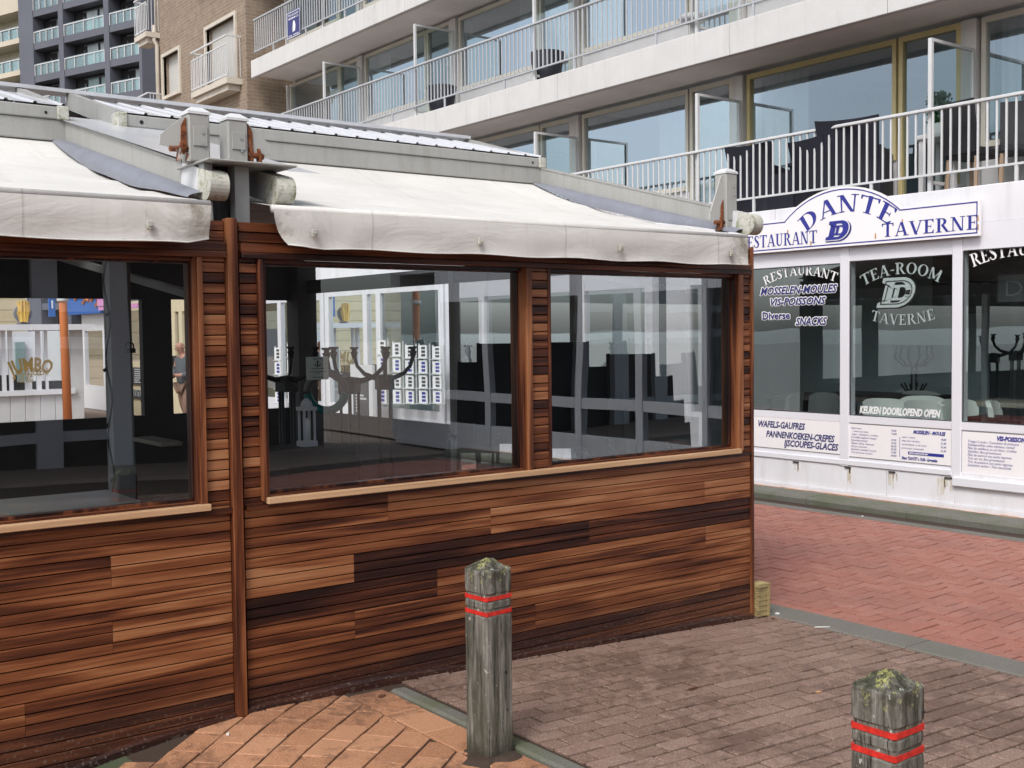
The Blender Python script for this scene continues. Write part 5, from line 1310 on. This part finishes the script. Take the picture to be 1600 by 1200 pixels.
# ---- the man
def person(loc, rz):
    t = thing('person', 'bald man in dark jacket and brown trousers, seen at the right of the left window', 'person', loc, rz)
    def skin(name, V, E_, Rd, mat, root=0, sub=2, par=t):
        me = bpy.data.meshes.new(name); me.from_pydata(V, E_, []); o = bpy.data.objects.new(name, me); col.objects.link(o)
        md = o.modifiers.new('s', 'SKIN'); md.use_smooth_shade = True
        for i, r in enumerate(Rd): me.skin_vertices[0].data[i].radius = (r, r) if not hasattr(r, '__len__') else r
        me.skin_vertices[0].data[root].use_root = True
        if sub: o.modifiers.new('u', 'SUBSURF').levels = sub; o.modifiers['u'].render_levels = sub
        dg = bpy.context.evaluated_depsgraph_get(); me2 = bpy.data.meshes.new_from_object(o.evaluated_get(dg)); bpy.data.objects.remove(o)
        me2.name = name; me2.materials.clear(); me2.materials.append(mat)
        for p in me2.polygons: p.use_smooth = True
        o = bpy.data.objects.new(name, me2); link(o, par); return o
    # x = forward, y = left
    V = [(0, 0, .93), (.01, 0, 1.15), (.02, 0, 1.38), (.05, 0, 1.50), (.09, 0, 1.57), (.12, 0, 1.66), (.11, 0, 1.74),
         (.0, .2, 1.40), (.02, .26, 1.13), (.24, .1, 1.08), (.31, .04, 1.10), (.0, -.2, 1.40), (.02, -.26, 1.13), (.24, -.1, 1.06), (.31, -.03, 1.09),
         (0, .1, .88), (.1, .11, .49), (.02, .11, .09), (.15, .12, .05), (0, -.1, .88), (-.04, -.11, .48), (-.2, -.11, .12), (-.08, -.12, .05)]
    E_ = [(0, 1), (1, 2), (2, 3), (3, 4), (4, 5), (5, 6), (2, 7), (7, 8), (8, 9), (9, 10), (2, 11), (11, 12), (12, 13), (13, 14), (0, 15), (15, 16), (16, 17), (17, 18), (0, 19), (19, 20), (20, 21), (21, 22)]
    Rd = [(.15, .11), (.15, .11), (.16, .11), .06, .065, .1, .07, .065, .05, .04, .03, .065, .05, .04, .03, .09, .06, .045, .04, .09, .06, .045, .04]
    skin('body', V, E_, Rd, M['skin'])
    # jacket and trousers as clothing over the body
    skin('jacket', [(0, 0, .84), (.01, 0, 1.12), (.015, 0, 1.36), (.03, 0, 1.47), (.0, .21, 1.41), (.02, .275, 1.13), (.21, .115, 1.075), (.0, -.21, 1.41), (.02, -.275, 1.13), (.21, -.115, 1.055)],
         [(0, 1), (1, 2), (2, 3), (2, 4), (4, 5), (5, 6), (2, 7), (7, 8), (8, 9)], [(.2, .15), (.195, .15), (.2, .14), .075, .085, .07, .055, .085, .07, .055], M['shirt'])
    skin('trousers', [(0, 0, .9), (0, .1, .84), (.1, .11, .49), (.02, .11, .1), (0, -.1, .84), (-.04, -.11, .48), (-.2, -.11, .14)], [(0, 1), (1, 2), (2, 3), (0, 4), (4, 5), (5, 6)], [(.17, .13), .105, .08, .065, .105, .08, .065], M['trouser'])
    m = local(); m.smooth = True
    m.tube([(.23, y, 1.61) for y in (-.012, .012)], .016, 8)
    for s in (-1, 1):
        m.tube([(.105, s*.1, 1.62), (.105, s*.115, 1.66)], [.018, .024], 8)
    m.build('nose_and_ears', M['skin'], t)
    m = local(); [m.tube([(.214, s*.038, 1.662), (.222, s*.038, 1.661)], .01, 8) for s in (-1, 1)]; m.tube([(.205, -.028, 1.57), (.213, 0, 1.568), (.205, .028, 1.57)], .006, 6); m.build('eyes_and_mouth', M['hair'], t)
    m = local(); m.smooth = True
    for s, z in ((1, 1.10), (-1, 1.09)):
        for f in range(4): y = s*.035+(f-1.5)*.017; m.tube([(.32, y, z), (.36+.006*(f in (1, 2)), y*.9, z-.005), (.385, y*.8, z-.03)], [.009, .0085, .007], 6)
        m.tube([(.31, s*.035-s*.03, z+.01), (.335, s*.0, z+.03), (.36, s*.0, z+.03)], [.011, .01, .008], 6)
    m.build('fingers', M['skin'], t)
    return t
pm = at(290, 640, 23); person((pm.x, pm.y, zg(pm.x)-.02), R_(200))

# ================================================================== FURNITURE
def legs(m, w_, d_, h, r=.016, ins=.03, top=None):
    for sx in (-1, 1):
        for sy in (-1, 1): m.append(((sx*(w_/2-ins), sy*(d_/2-ins)), r, h))
def chair_white():
    t = thing('dining_chair', '', 'chair', (0, 0, 0), 0, 'off-white leatherette dining chairs inside the restaurant')
    m = local(); m.bbox(-.22, .22, -.22, .2, .41, .5, .02); m.build('seat', M['chairw'], t)
    m = local(); rows = []
    for j in range(9):
        z = .46+.46*j/8; row = []
        for k in range(13):
            u = -1+2*k/12; wd = .22+.02*j/8; x = wd*u; y = .2+.05*j/8-.05*u*u; zz = z-(.05*abs(u)**4 if j == 8 else 0); row.append((x, y, zz))
        rows.append(row)
    m.grid(rows); m.grid([[(x, y+.05, z) for x, y, z in r] for r in rows]); m.grid([rows[-1], [(x, y+.05, z) for x, y, z in rows[-1]]])
    for e in (0, -1): m.grid([[r[e] for r in rows], [(r[e][0], r[e][1]+.05, r[e][2]) for r in rows]])
    m.build('backrest', M['chairw'], t)
    for sx in (-1, 1):
        for sy in (-1, 1): m = local(); m.beam((sx*.17, sy*.16, .41), (sx*.2, sy*.2, 0), .035, .035); m.build('leg', M['room_d'], t)
    return t
def table(name, w_, d_, h, mat, leg, label, loc, rz=0, ped=False, cat='table', group=None, th=.045):
    t = thing(name, label, cat, loc, rz, group); m = local(); m.bbox(-w_/2, w_/2, -d_/2, d_/2, h-th, h, .008); m.build('table_top', M[mat], t)
    if ped:
        m = local(); m.lathe((0, 0, 0), [(.2, 0), (.2, .015), (.05, .04), (.035, .1), (.035, h-th)], 14); m.build('pedestal', M[leg], t)
    else:
        for sx in (-1, 1):
            for sy in (-1, 1): m = local(); m.box(sx*(w_/2-.05)-.025, sx*(w_/2-.05)+.025, sy*(d_/2-.05)-.025, sy*(d_/2-.05)+.025, 0, h-th-.001); m.build('leg', M[leg], t)
    return t
cw = chair_white(); F0 = .06
spots = []
def rp(px, py, X): p = on(0, X, px, py); return p
for px, X, top, rz, lab in ((1213, 10.45, 611, 20, 'off-white dining chair farther left behind the left lettered pane'), (1262, 10.45, 608, -15, 'off-white dining chair right of centre behind the left lettered pane'),
                            (1397, 10.45, 618, 10, 'off-white dining chair just above the word KEUKEN behind the middle pane'), (1445, 10.65, 614, 40, 'off-white dining chair partly hidden at the right of the middle pane'), (1468, 10.42, 619, -8, 'nearest off-white dining chair at the right edge of the middle pane'),
                            (1410, 11.9, 594, 0, 'off-white dining chair deeper in the room below the coat stand'), (1455, 12.0, 594, 5, 'second off-white dining chair deeper in the room, right of the coat stand'),
                            (1519, 10.45, 614, 70, 'off-white dining chair left of the table behind the right pane'), (1592, 10.6, 612, -70, 'off-white dining chair at the right picture edge behind the right pane')):
    p = on(0, X, px, top+30); zt_ = on(0, X, px, top).z
    spots.append((p.x, p.y, zt_, rz, lab))
for i, (x, y, zt_, rz, lab) in enumerate(spots):
    if i == 0: o = cw; o.location = (x, y, 0); o.rotation_euler = (0, 0, R_(rz+180)); o['label'] = lab
    else: o = clone(cw, (x, y, 0), R_(rz+90+180*(i % 2)), lab)
    o.location.z = min(zt_-.93, .62) if zt_ > .95 else F0
zfl = spots[0][2]-.93
for i, o in enumerate([o for o in col.objects if o.name.startswith('dining_chair')]): o.location.z = max(F0, zfl)
FZ = max(F0, zfl)
m = MB(); m.box(XF+.2, 14.2, 2.6, 10.1, .061, FZ); m.build('raised_floor', M['floor_d'], res)
p = on(0, 11.2, 1285, 620); table('dining_table', .8, 1.3, on(0, 11.2, 1285, 618).z-FZ, 'tableedge', 'room_d', 'light wooden table behind the left lettered pane', (11.3, p.y, FZ))
p = on(0, 11.5, 1370, 615); table('dining_table', .8, 1.4, on(0, 11.5, 1370, 616).z-FZ, 'floor_d', 'room_d', 'dark wooden table in the middle of the room behind the middle pane', (11.6, p.y, FZ))
p = on(0, 10.8, 1575, 630); table('dining_table', .75, 1.2, on(0, 10.8, 1560, 629).z-FZ, 'tableedge', 'room_d', 'grey-brown wooden table with thick top behind the right pane', (11.1, p.y-.1, FZ))
# coat stand
p = on(0, 12.0, 1428, 560); ct = thing('coat_stand', 'black coat stand with curved arms behind the middle lettered pane', 'coat stand', (12.0, p.y, FZ))
zt_ = on(0, 12.0, 1428, 540).z-FZ
m = local()
for s in (-1, 1): m.tube([(0, s*.03, .0), (0, s*.03, zt_-.2)], .012, 8)
m.lathe((0, 0, 0), [(.2, 0), (.2, .02), (.03, .04)], 14); m.build('pole', M['black'], ct)
m = local()
for k in range(6):
    a = k*math.pi/3+.3; m.tube([(0, 0, zt_-.25), (.12*math.cos(a), .12*math.sin(a), zt_-.24), (.22*math.cos(a), .22*math.sin(a), zt_-.14), (.2*math.cos(a), .2*math.sin(a), zt_)], .013, 7)
    m.tube([(0, 0, zt_-.55), (.1*math.cos(a), .1*math.sin(a), zt_-.53), (.15*math.cos(a), .15*math.sin(a), zt_-.45)], .011, 6)
m.build('arm', M['black'], ct)
# neon sign and red bench
a, b = on(0, 10.5, 1559, 447), on(0, 10.5, 1640, 478); ng = thing('name_plate', 'grey plate with outlined letters DANTE hanging behind the right pane', 'sign', (10.5, a.y, b.z)); m = MB(); zz = on(0, 10.5, 1559, 472).z
m.box(10.5, 10.53, a.y-1.15, a.y, zz, on(0, 10.5, 1559, 430).z); m.build('plate', M['signgrey'], ng)
m = MB(); h = on(0, 10.5, 1559, 430).z-zz; P, w0 = plain('DANTE', h*.62, .0, -.004, 1, 1.15); k = 1.0/w0; put(m, [[(u*k, v) for u, v in p] for p in P], facL(a.y-.06, zz+h*.2, 10.5)); m.build('lettering', M['neon'], ng)
p = on(0, 10.35, 1510, 657); be = thing('bench', 'dark red upholstered bench end behind the right pane', 'bench', (10.5, 4.9, FZ)); m = MB(); y_ = on(0, 10.3, 1514, 656).y; z_ = on(0, 10.3, 1550, 652).z; m.bbox(10.2, 10.65, 3.2, y_, z_-.09, z_, .015); m.build('seat', M['darkred'], be); m = MB(); m.box(10.25, 10.6, 3.25, y_-.05, FZ, z_-.091); m.build('base', M['room_d'], be)

# balcony chairs
def arm_chair():
    t = thing('armchair', '', 'chair', (0, 0, 0), 0, 'dark armchairs on the first-floor balcony')
    m = local(); m.bbox(-.25, .25, -.24, .22, .24, .34, .02); m.build('seat', M['wicker'], t)
    m = local(); rows = [[], [], [], []]
    for k in range(9):
        u = -1+k/4; x = .27*u; yb_ = .24-.06*u*u
        for r, (z, dy, dx) in enumerate(((.0, 0, 0), (.35, 0, 0), (.6, .05, .015), (.8+.03*u*u, .11, .03))): rows[r].append((x+dx*u, yb_+dy, z))
    m.grid(rows); m.grid([[(x, y+.04, z) for x, y, z in r] for r in rows]); m.grid([rows[-1], [(x, y+.04, z) for x, y, z in rows[-1]]])
    for e in (0, -1): m.grid([[r[e] for r in rows], [(r[e][0], r[e][1]+.04, r[e][2]) for r in rows]])
    m.build('backrest', M['wicker'], t)
    for s in (-1, 1): m = local(); m.prism([(-.26, .0), (-.26, .5), (-.2, .53), (.2, .56), (.22, .0)], lambda u, v, d: (d, u, v), s*.27-.02, s*.27+.02); m.build('armrest', M['wicker'], t)
    return t
ac = arm_chair(); zf1 = slabs[0][1]
L = [(1190, 240, 10.45, 100, 1.0, 'dark wicker armchair farthest left on the first-floor balcony, above the sign\'s left end'), (1238, 246, 10.5, 185, .82, 'low dark wicker armchair second from left on the first-floor balcony'), (1290, 240, 10.42, 80, .93, 'dark wicker armchair directly left of the tall-backed one on the first-floor balcony'), (1337, 210, 10.5, 110, 1.12, 'tall-backed dark armchair above the arch of the restaurant sign')]
for i, (px, pt, X, rz, s, lab) in enumerate(L):
    p = on(0, X, px, 260)
    o = ac if i == 0 else clone(ac, (0, 0, 0), 0, lab)
    o.location = (X, p.y, zf1); o.rotation_euler = (0, 0, R_(rz)); o['label'] = lab; o.scale = (s, s, s*.95)
p = on(0, 10.7, 1300, 235); table('balcony_table', .5, .9, .56, 'wicker', 'wicker', 'low dark wicker table between the armchairs on the first-floor balcony', (10.72, p.y, zf1))
def side_chair():
    t = thing('side_chair', '', 'chair', (0, 0, 0), 0, 'dark fabric chairs with pale wooden legs on the first-floor balcony')
    m = local(); m.bbox(-.2, .2, -.2, .18, .32, .41, .02); m.build('seat', M['blackfab'], t)
    m = local(); m.prism([(.14, .36), (.2, .36), (.27, .86), (.22, .87)], lambda u, v, d: (d, u, v), -.19, .19); m.build('backrest', M['blackfab'], t)
    for sx in (-1, 1):
        for sy in (-1, 1): m = local(); m.beam((sx*.17, sy*.16, .32), (sx*.18, sy*.18, 0), .032, .032); m.build('leg', M['legw'], t)
    return t
sch = side_chair(); p = on(0, 10.55, 1526, 240); sch.location = (10.5, p.y, zf1); sch.rotation_euler = (0, 0, R_(80)); sch['label'] = 'dark fabric side chair with pale wooden legs right of the rightmost balcony divider'
p = on(0, 10.6, 1596, 240); clone(sch, (10.6, p.y, zf1), R_(-60), 'dark fabric side chair with pale legs cut by the right picture edge on the balcony')
p = on(0, 10.55, 1474, 230); table('balcony_table', .4, .45, .62, 'render', 'render', 'small white side table beside the rightmost balcony divider', (10.6, p.y, zf1))
p = on(0, 10.75, 1472, 150); pt = thing('potted_plant', 'small green box plant in a white pot seen through the rightmost balcony divider', 'plant', (10.7, p.y, zf1+.62)); m = local()
m.bbox(-.09, .09, -.09, .09, 0, .14, .01); m.build('pot', M['render'], pt); m = local(); rnd = random.Random(2)
for i in range(700):
    x, y, z = rnd.uniform(-.1, .1), rnd.uniform(-.1, .1), rnd.uniform(.14, .46); a = rnd.random()*6; s = .018; v = Vector((rnd.uniform(-1, 1), rnd.uniform(-1, 1), rnd.uniform(-1, 1))).normalized()*s; w2 = v.cross(Vector((rnd.random(), rnd.random(), 1))).normalized()*s*.6
    c = Vector((x, y, z)); m.quad(c-v, c+w2, c+v, c-w2)
m.build('foliage', M['leaf'], pt)
# second-floor balcony: dark tub chairs, white seat
def tub():
    t = thing('tub_chair', '', 'chair', (0, 0, 0), 0, 'dark tub chairs on the second-floor balcony')
    m = local(); rows = []
    for z, r in ((.0, .17), (.1, .19), (.45, .25), (.46, .2), (.3, .17)): rows.append([(r*math.cos(a), r*math.sin(a), z) for a in [i*math.pi/9 for i in range(19)]])
    m.grid(rows); m.build('shell', M['wicker'], t); m = local(); m.lathe((0, 0, .28), [(.17, 0), (.17, .03)], 16); m.build('seat', M['blackfab'], t); return t
tb = tub(); z2 = slabs[1][1]
p = on(0, 10.4, 690, 155); tb.location = (10.4, p.y, z2); tb['label'] = 'dark tub chair on the second-floor balcony, the one farther left'
p = on(0, 10.4, 855, 105); clone(tb, (10.4, p.y, z2), 0, 'dark tub chair on the second-floor balcony, the one nearer the middle of the picture')
p = on(0, 10.5, 1082, 10); st = thing('stool', 'white stool on the second-floor balcony near the top picture edge', 'stool', (10.5, p.y, z2)); m = local(); m.lathe((0, 0, 0), [(.1, 0), (.1, .02), (.03, .05), (.03, .3)], 12); m.build('leg', M['render'], st); m = local(); m.lathe((0, 0, .3), [(.16, 0), (.18, .03), (.17, .07), (.12, .09)], 16); m.build('seat', M['render'], st)

# ---- inside the pavilion
# stacked black chairs behind the second window
def hchair(sc0=1):
    t = thing('terrace_chair', '', 'chair', (0, 0, 0), 0, 'black high-backed terrace chairs behind the second pavilion window')
    m = local(); m.bbox(-.22, .22, -.22, .2, .43, .47, .01); m.build('seat', M['blackfab'], t)
    m = local(); m.prism([(.19, .56), (.22, .56), (.3, 1.02), (.275, 1.03)], lambda u, v, d: (d, u, v), -.21, .21)
    for s in (-1, 1): m.beam((s*.2, .18, .43), (s*.2, .3, 1.03), .03, .03, (1, 0, 0))
    m.build('backrest', M['blackfab'], t)
    for s in (-1, 1): m = local(); m.tube([(s*.23, .21, .64), (s*.24, .0, .66), (s*.24, -.19, .64), (s*.22, -.2, .45)], .014, 6); m.build('armrest', M['black'], t)
    for sx in (-1, 1):
        for sy in (-1, 1): m = local(); m.beam((sx*.19, sy*.18, .43), (sx*.21, sy*.21, 0), .028, .028); m.build('leg', M['black'], t)
    return t
hc = hchair(); first = True
# (top-right px, top py, distance, turn, label)
CH = [(1068, 666, 5.42, 15, 'nearest and lowest black terrace chair at the foot of the row in the second window'), (1046, 629, 5.36, 12, 'second nearest black terrace chair in the second window'), (1026, 590, 5.34, 10, 'black terrace chair in the middle of the rising row in the second window'),
      (996, 554, 5.35, 8, 'tall black terrace chair third from the left in the second window'), (950, 574, 5.3, 20, 'low black terrace chair behind the white door frame in the second window'), (880, 535, 5.3, -5, 'black terrace chair at the left edge of the second window'),
      (780, 537, 5.2, 5, 'tall black terrace chair at the right edge of the first window'), (738, 567, 5.1, -8, 'black terrace chair left of the tall one in the first window')]
for i, (px, py, dep, rz, lab) in enumerate(CH):
    p = on(0, dep, px, py); o = hc if i == 0 else clone(hc, (0, 0, 0), 0, lab)
    o['label'] = lab; h = p.z+.05; s = h/1.03; o.location = (p.x, max(p.y, 5.33), -.05); o.rotation_euler = (0, 0, R_(rz-40)); o.scale = (.8, .8, s)
# tables seen through the left window
z = .965
a = on(2, .95, 168, 765); b = on(2, .95, 235, 780); table('terrace_table', 1.0, max(.5, a.y-b.y), 1.0, 'tabletop', 'room_d', 'pale square table top against the sill of the left window', (a.x-.5, (a.y+max(b.y, a.y-.5))/2, -.05), 0, True)
a = on(2, 1.25, 262, 675); mt = thing('wall_shelf', 'narrow pale shelf at the right side of the left window', 'shelf', (a.x, a.y, 1.2)); zz = on(1, 5.6, 262, 678).z; m = MB(); xa = on(1, 5.35, 228, 677).x
m.bbox(xa, 1.98, 5.15, 5.55, zz-.02, zz, .005); m.build('board', M['tableedge'], mt)
# black iron stands with curved arms
def cand():
    t = thing('iron_stand', '', 'stand', (0, 0, 0), 0, 'black iron stands with curved arms behind the first pavilion window')
    m = local()
    for a in range(4): x, y = .07*math.cos(a*1.57+.4), .07*math.sin(a*1.57+.4); m.tube([(x, y, 0), (x, y, 1.17)], .013, 6)
    m.box(-.12, .12, -.12, .12, 0, .03); m.box(-.07, .07, -.07, .07, 1.16, 1.27); m.build('column', M['black'], t)
    for a in range(3):
        m = local(); c, s = math.cos(a*2.09+.8), math.sin(a*2.09+.8)
        m.tube([(0, 0, 1.26), (.1*c, .1*s, 1.25), (.2*c, .2*s, 1.28), (.27*c, .27*s, 1.34), (.3*c, .3*s, 1.42)], [.022, .02, .018, .016, .018], 8)
        m.lathe((.3*c, .3*s, 1.41), [(.02, 0), (.03, .03), (.036, .04), (.022, .045), (.022, .06), (.04, .07), (.04, .08)], 12); m.build('arm', M['black'], t)
    return t
cn = cand()
for i, (px, dep, rz, lab) in enumerate(((447, 9.6, 10, 'black iron stand with curved arms left of the notice in the first window'), (545, 9.2, 40, 'black iron stand with curved arms right of the notice in the first window'), (600, 10.0, 75, 'black iron stand with curved arms beside the card racks in the first window'))):
    p = at(px, 540, dep); o = cn if i == 0 else clone(cn, (0, 0, 0), 0, lab); o['label'] = lab; o.location = (p.x, p.y, -.05); o.rotation_euler = (0, 0, R_(rz)); o.scale = (1, 1, (p.z+.05)/1.5)
# card racks outside the souvenir shop
def rack():
    t = thing('card_rack', '', 'card rack', (0, 0, 0), 0, 'clear wall racks full of cards seen through the first window')
    m = local(); m.box(-.0, .02, -.14, -.125, 0, 1.0); m.box(-.0, .02, .125, .14, 0, 1.0)
    for k in range(4): m.box(-.05, .02, -.124, .124, .25*k, .25*k+.012)
    m.build('holder', M['alu_l'], t)
    for k in range(4):
        m = local(); m.box(-.03, -.01, -.1, .1, .25*k+.015, .25*k+.225); c = m.build('card', M['letter'], t)
        m = local(); 
        for j in range(3): m.box(-.034, -.0301, -.07, .02, .25*k+.04+j*.06, .25*k+.08+j*.06)
        m.build('print', M['slate' if k % 2 else 'navy'], c)
    return t
rk = rack(); RL = [(598, 12), (621, 8), (641, 4), (662, 4), (684, 2), (435, 0), (455, 6), (470, 0)]
words = ['first', 'second', 'third', 'fourth', 'fifth']
for i, (px, dy) in enumerate(RL):
    p = on(0, 9.75, px, 541-dy); b = on(0, 9.75, px, 631)
    lab = ('clear card rack, %s from the left, in the right-hand group of five' % words[i]) if i < 5 else ('clear card rack, %s from the left, behind the leftmost iron stand' % words[i-5])
    o = rk if i == 0 else clone(rk, (0, 0, 0), 0, lab)
    o['label'] = lab; o.location = (9.75, p.y, b.z); s = (p.z-b.z); o.scale = (1, 1.15 if i < 5 else 1.25, s)
# notice on the glass, chalkboard, teal wheel, lantern, timber post
yn = yg+.012; a, b = on(1, yn, 479, 594), on(1, yn, 513, 557)
no = thing('paper_notice', 'pale green paper notice with an anchor taped inside the first window', 'notice', (a.x, yn, a.z)); m = MB(); m.box(a.x, b.x, yn, yn+.004, a.z, b.z); m.build('sheet', M['paper'], no)
m = MB(); fn = lambda u, v, d: (a.x+u*(b.x-a.x), yn-.001-d, a.z+v*(b.z-a.z))
put(m, bar(.2, .48, .8, .5)+bar(.14, .34, .86, .36)+bar(.4, .28, .6, .3)+bar(.25, .1, .75, .12)+bar(.47, .6, .53, .84)+bar(.42, .78, .58, .8), fn, step=0)
put(m, strip([(.5+.14*math.cos(t), .7+.14*math.sin(t)) for t in [math.pi+math.pi*i/8 for i in range(9)]], [(.5+.09*math.cos(t), .7+.1*math.sin(t)) for t in [math.pi+math.pi*i/8 for i in range(9)]]), fn, step=0)
P, w0 = plain('NOTA', .1, 0, .002); put(m, [[(.3+u*.4/w0, .87+v*.9) for u, v in p] for p in P], fn, step=0); m.build('print', M['slate'], no)
p = on(0, 9.6, 565, 645); cb = thing('chalkboard', 'dark chalkboard menu on a white stand left of the card racks', 'chalkboard', (9.5, p.y, 0)); a = on(0, 9.5, 554, 650); b = on(0, 9.5, 576, 594)
m = MB(); m.box(9.5, 9.55, b.y-.12, a.y+.12, .0, b.z+.25); m.build('frame', M['render'], cb); m = MB(); m.box(9.48, 9.499, b.y, a.y, a.z, b.z); m.build('board', M['slate'], cb)
m = MB()
for r in range(9): z = lerp(b.z-.1, a.z+.1, r/8); m.box(9.474, 9.479, a.y-.15-random.random()*.35, a.y-.1, z-.018, z+.012)
m.build('chalk_writing', M['chalk'], cb)
p = at(510, 612, 7.6); wh = thing('ship_wheel', 'weathered lifebuoy with a teal lower half inside the first window', 'lifebuoy', (p.x, p.y, .9)); e = Vector((math.sin(YAW), -math.cos(YAW), 0)); r = .125
for nm, t0, t1, mt_ in (('teal_half', 185, 355, 'teal'), ('grey_half', 0, 180, 'grey')):
    m = MB(); m.tube([p+e*(r*math.cos(R_(a)))+Vector((0, 0, r*math.sin(R_(a)))) for a in range(t0, t1+1, 10)], .028, 10); m.build(nm, M[mt_], wh)
m = MB(); m.tube([(p.x, p.y, -.05), (p.x, p.y, p.z-.16)], .02, 8); m.lathe((p.x, p.y, -.05), [(.16, 0), (.16, .02), (.03, .04)], 12); m.build('stand', M['grey'], wh)
p = at(480, 690, 6.6); ln = thing('lantern', 'pale standing lantern in the lower left corner of the first window', 'lantern', (p.x, p.y, -.05)); m = MB(); x, y = p.x, p.y; zt_ = at(480, 622, 6.6).z; zb_ = at(480, 697, 6.6).z
for sx in (-1, 1):
    for sy in (-1, 1): m.box(x+sx*.032-.006, x+sx*.032+.006, y+sy*.032-.006, y+sy*.032+.006, zb_+.03, zt_-.07)
m.box(x-.045, x+.045, y-.045, y+.045, zb_, zb_+.03); m.box(x-.045, x+.045, y-.045, y+.045, zt_-.07, zt_-.05); m.lathe((x, y, zt_-.05), [(.04, 0), (.03, .03), (.01, .05)], 8); m.build('frame', M['pvc'], ln)
m = MB(); m.lathe((x, y, zb_+.03), [(.02, 0), (.02, .12), (.006, .13)], 10); m.build('candle', M['letter'], ln)
m = MB(); m.bbox(x-.22, x+.22, y-.2, y+.2, -.05, zb_-.001, .01); o = m.build('plinth_block', M['room_d'], ln)
# low dark tables and brown chairs near the first window
table('terrace_table', .9, .9, .74, 'floor_d', 'room_d', 'dark brown table low behind the first window', (3.0, 5.75, -.05))
# timber stub by the wall corner
p = on(2, -.13, 1199, 962); tp = thing('timber_block', 'short ribbed yellowish timber block beside the right foot of the pavilion wall', 'timber block', (5.86, 4.99, -.13)); m = MB()
x0, x1, y0, y1 = XR+.018, XR+.125, 4.90, 4.99
for k in range(11): z = -.12+k*.017; m.box(x0, x1-.02-.003*(k % 2), y0+.003*(k % 2), y1, z, z+.0145)
m.box(x1-.0195, x1, y0-.005, y1, -.13, .068); m.build('block', M['treated'], tp); m = MB(); m.box(x0, x1+.004, y0-.006, y1, .069, .092); m.build('cap_board', M['treated'], tp)
# litter
def lit(name, label, cat, px, py, z, L, w_, ang, mat, th=.004, tube=False):
    p = on(2, z, px, py); t = None; m = MB(); d = Vector((math.cos(ang), math.sin(ang), 0)); zz = zg(p.x)+.006
    if tube: m.tube([(p.x-d.x*L/2, p.y-d.y*L/2, zz), (p.x+d.x*L/2, p.y+d.y*L/2, zz)], w_/2, 8)
    else:
        n = Vector((-d.y, d.x, 0)); c = Vector((p.x, p.y, zz)); P = [c-d*L/2-n*w_*.3, c-d*L*.1-n*w_*.5, c+d*L/2-n*w_*.1, c+d*L*.3+n*w_*.45, c-d*L*.3+n*w_*.5]
        m.prism([(q.x, q.y) for q in P], lambda u, v, dd: (u, v, dd), zz-.003, zz+th)
    o = m.build(name, M[mat], None, (p.x, p.y, zz)); tag(o, label, cat); return o
lit('paper_straw', 'thin white stick lying on the flat kerb behind the right bollard', 'straw', 1285, 981, -.13, .1, .006, R_(-35), 'litter', tube=True)
lit('cigarette_butt', 'orange cigarette butt on the brown pavers left of the right bollard', 'cigarette butt', 1279, 1083, -.08, .03, .009, R_(-30), 'butt', tube=True)
lit('paper_scrap', 'white paper scrap at the foot of the timber block', 'litter', 1215, 960, -.13, .04, .03, .5, 'litter')
lit('dry_leaf', 'reddish dry leaf on the orange tiles near the kerb end', 'leaf', 597, 1086, 0, .045, .03, .3, 'leafb')
lit('dry_leaf', 'small dark leaf on the brown pavers in front of the wooden wall', 'leaf', 1083, 1078, -.06, .07, .012, -.1, 'leafb')
lit('paper_scrap', 'tiny white scrap on the orange tiles at lower left', 'litter', 356, 1142, 0, .02, .014, 1.1, 'litter')
lit('dry_leaf', 'brown leaf crumb beside the timber block on the pavers', 'leaf', 1208, 968, -.13, .025, .02, 1.4, 'leafb')
lit('paper_scrap', 'tiny white scrap lying out on the red road', 'litter', 1348, 812, -.1, .03, .02, 0.2, 'litter')

# ---- buildings on the near side of the street, behind the photographer: they stand in the panes' reflections
opp = thing('opposite_building', 'dark glazed building with pale window bars behind the photographer, mirrored in the panes', 'building', (0, -7, 0))
YO = -7.0; YV = 2*yg-YO
m = MB(); m.box(-14, 9.0, YO-.6, YO-.1, -.4, 4.6); m.build('wall', M['room_d'], opp)
m = MB(); m.box(-14, 9.0, YO-.05, YO+.5, 3.1, 3.5); m.box(-14, 9.0, YO-.6, YO+.1, 4.6, 4.9); m.build('cornice', M['conc'], opp)
bars = []
for pa, pb in ((55, 95), (170, 204), (-80, -40)): bars.append((on(1, YV, pa, 600).x, on(1, YV, pb, 600).x))
for x in (-1.5, -4, -7, -10): bars.append((x, x+.22))
m = MB()
for a, b in bars: m.box(a, b, YO-.099, YO+.02, -.3, 3.09)
build_sep(m, 'window_post', M['pvc'], opp)
m = MB()
for ya, yb in ((470, 487), (527, 545), (676, 692)):
    z1_, z0_ = on(1, YV, 100, ya).z, on(1, YV, 100, yb).z; m.box(-14, bars[1][1], YO-.0995, YO+.0, z0_, z1_)
build_sep(m, 'window_rail', M['pvc'], opp)
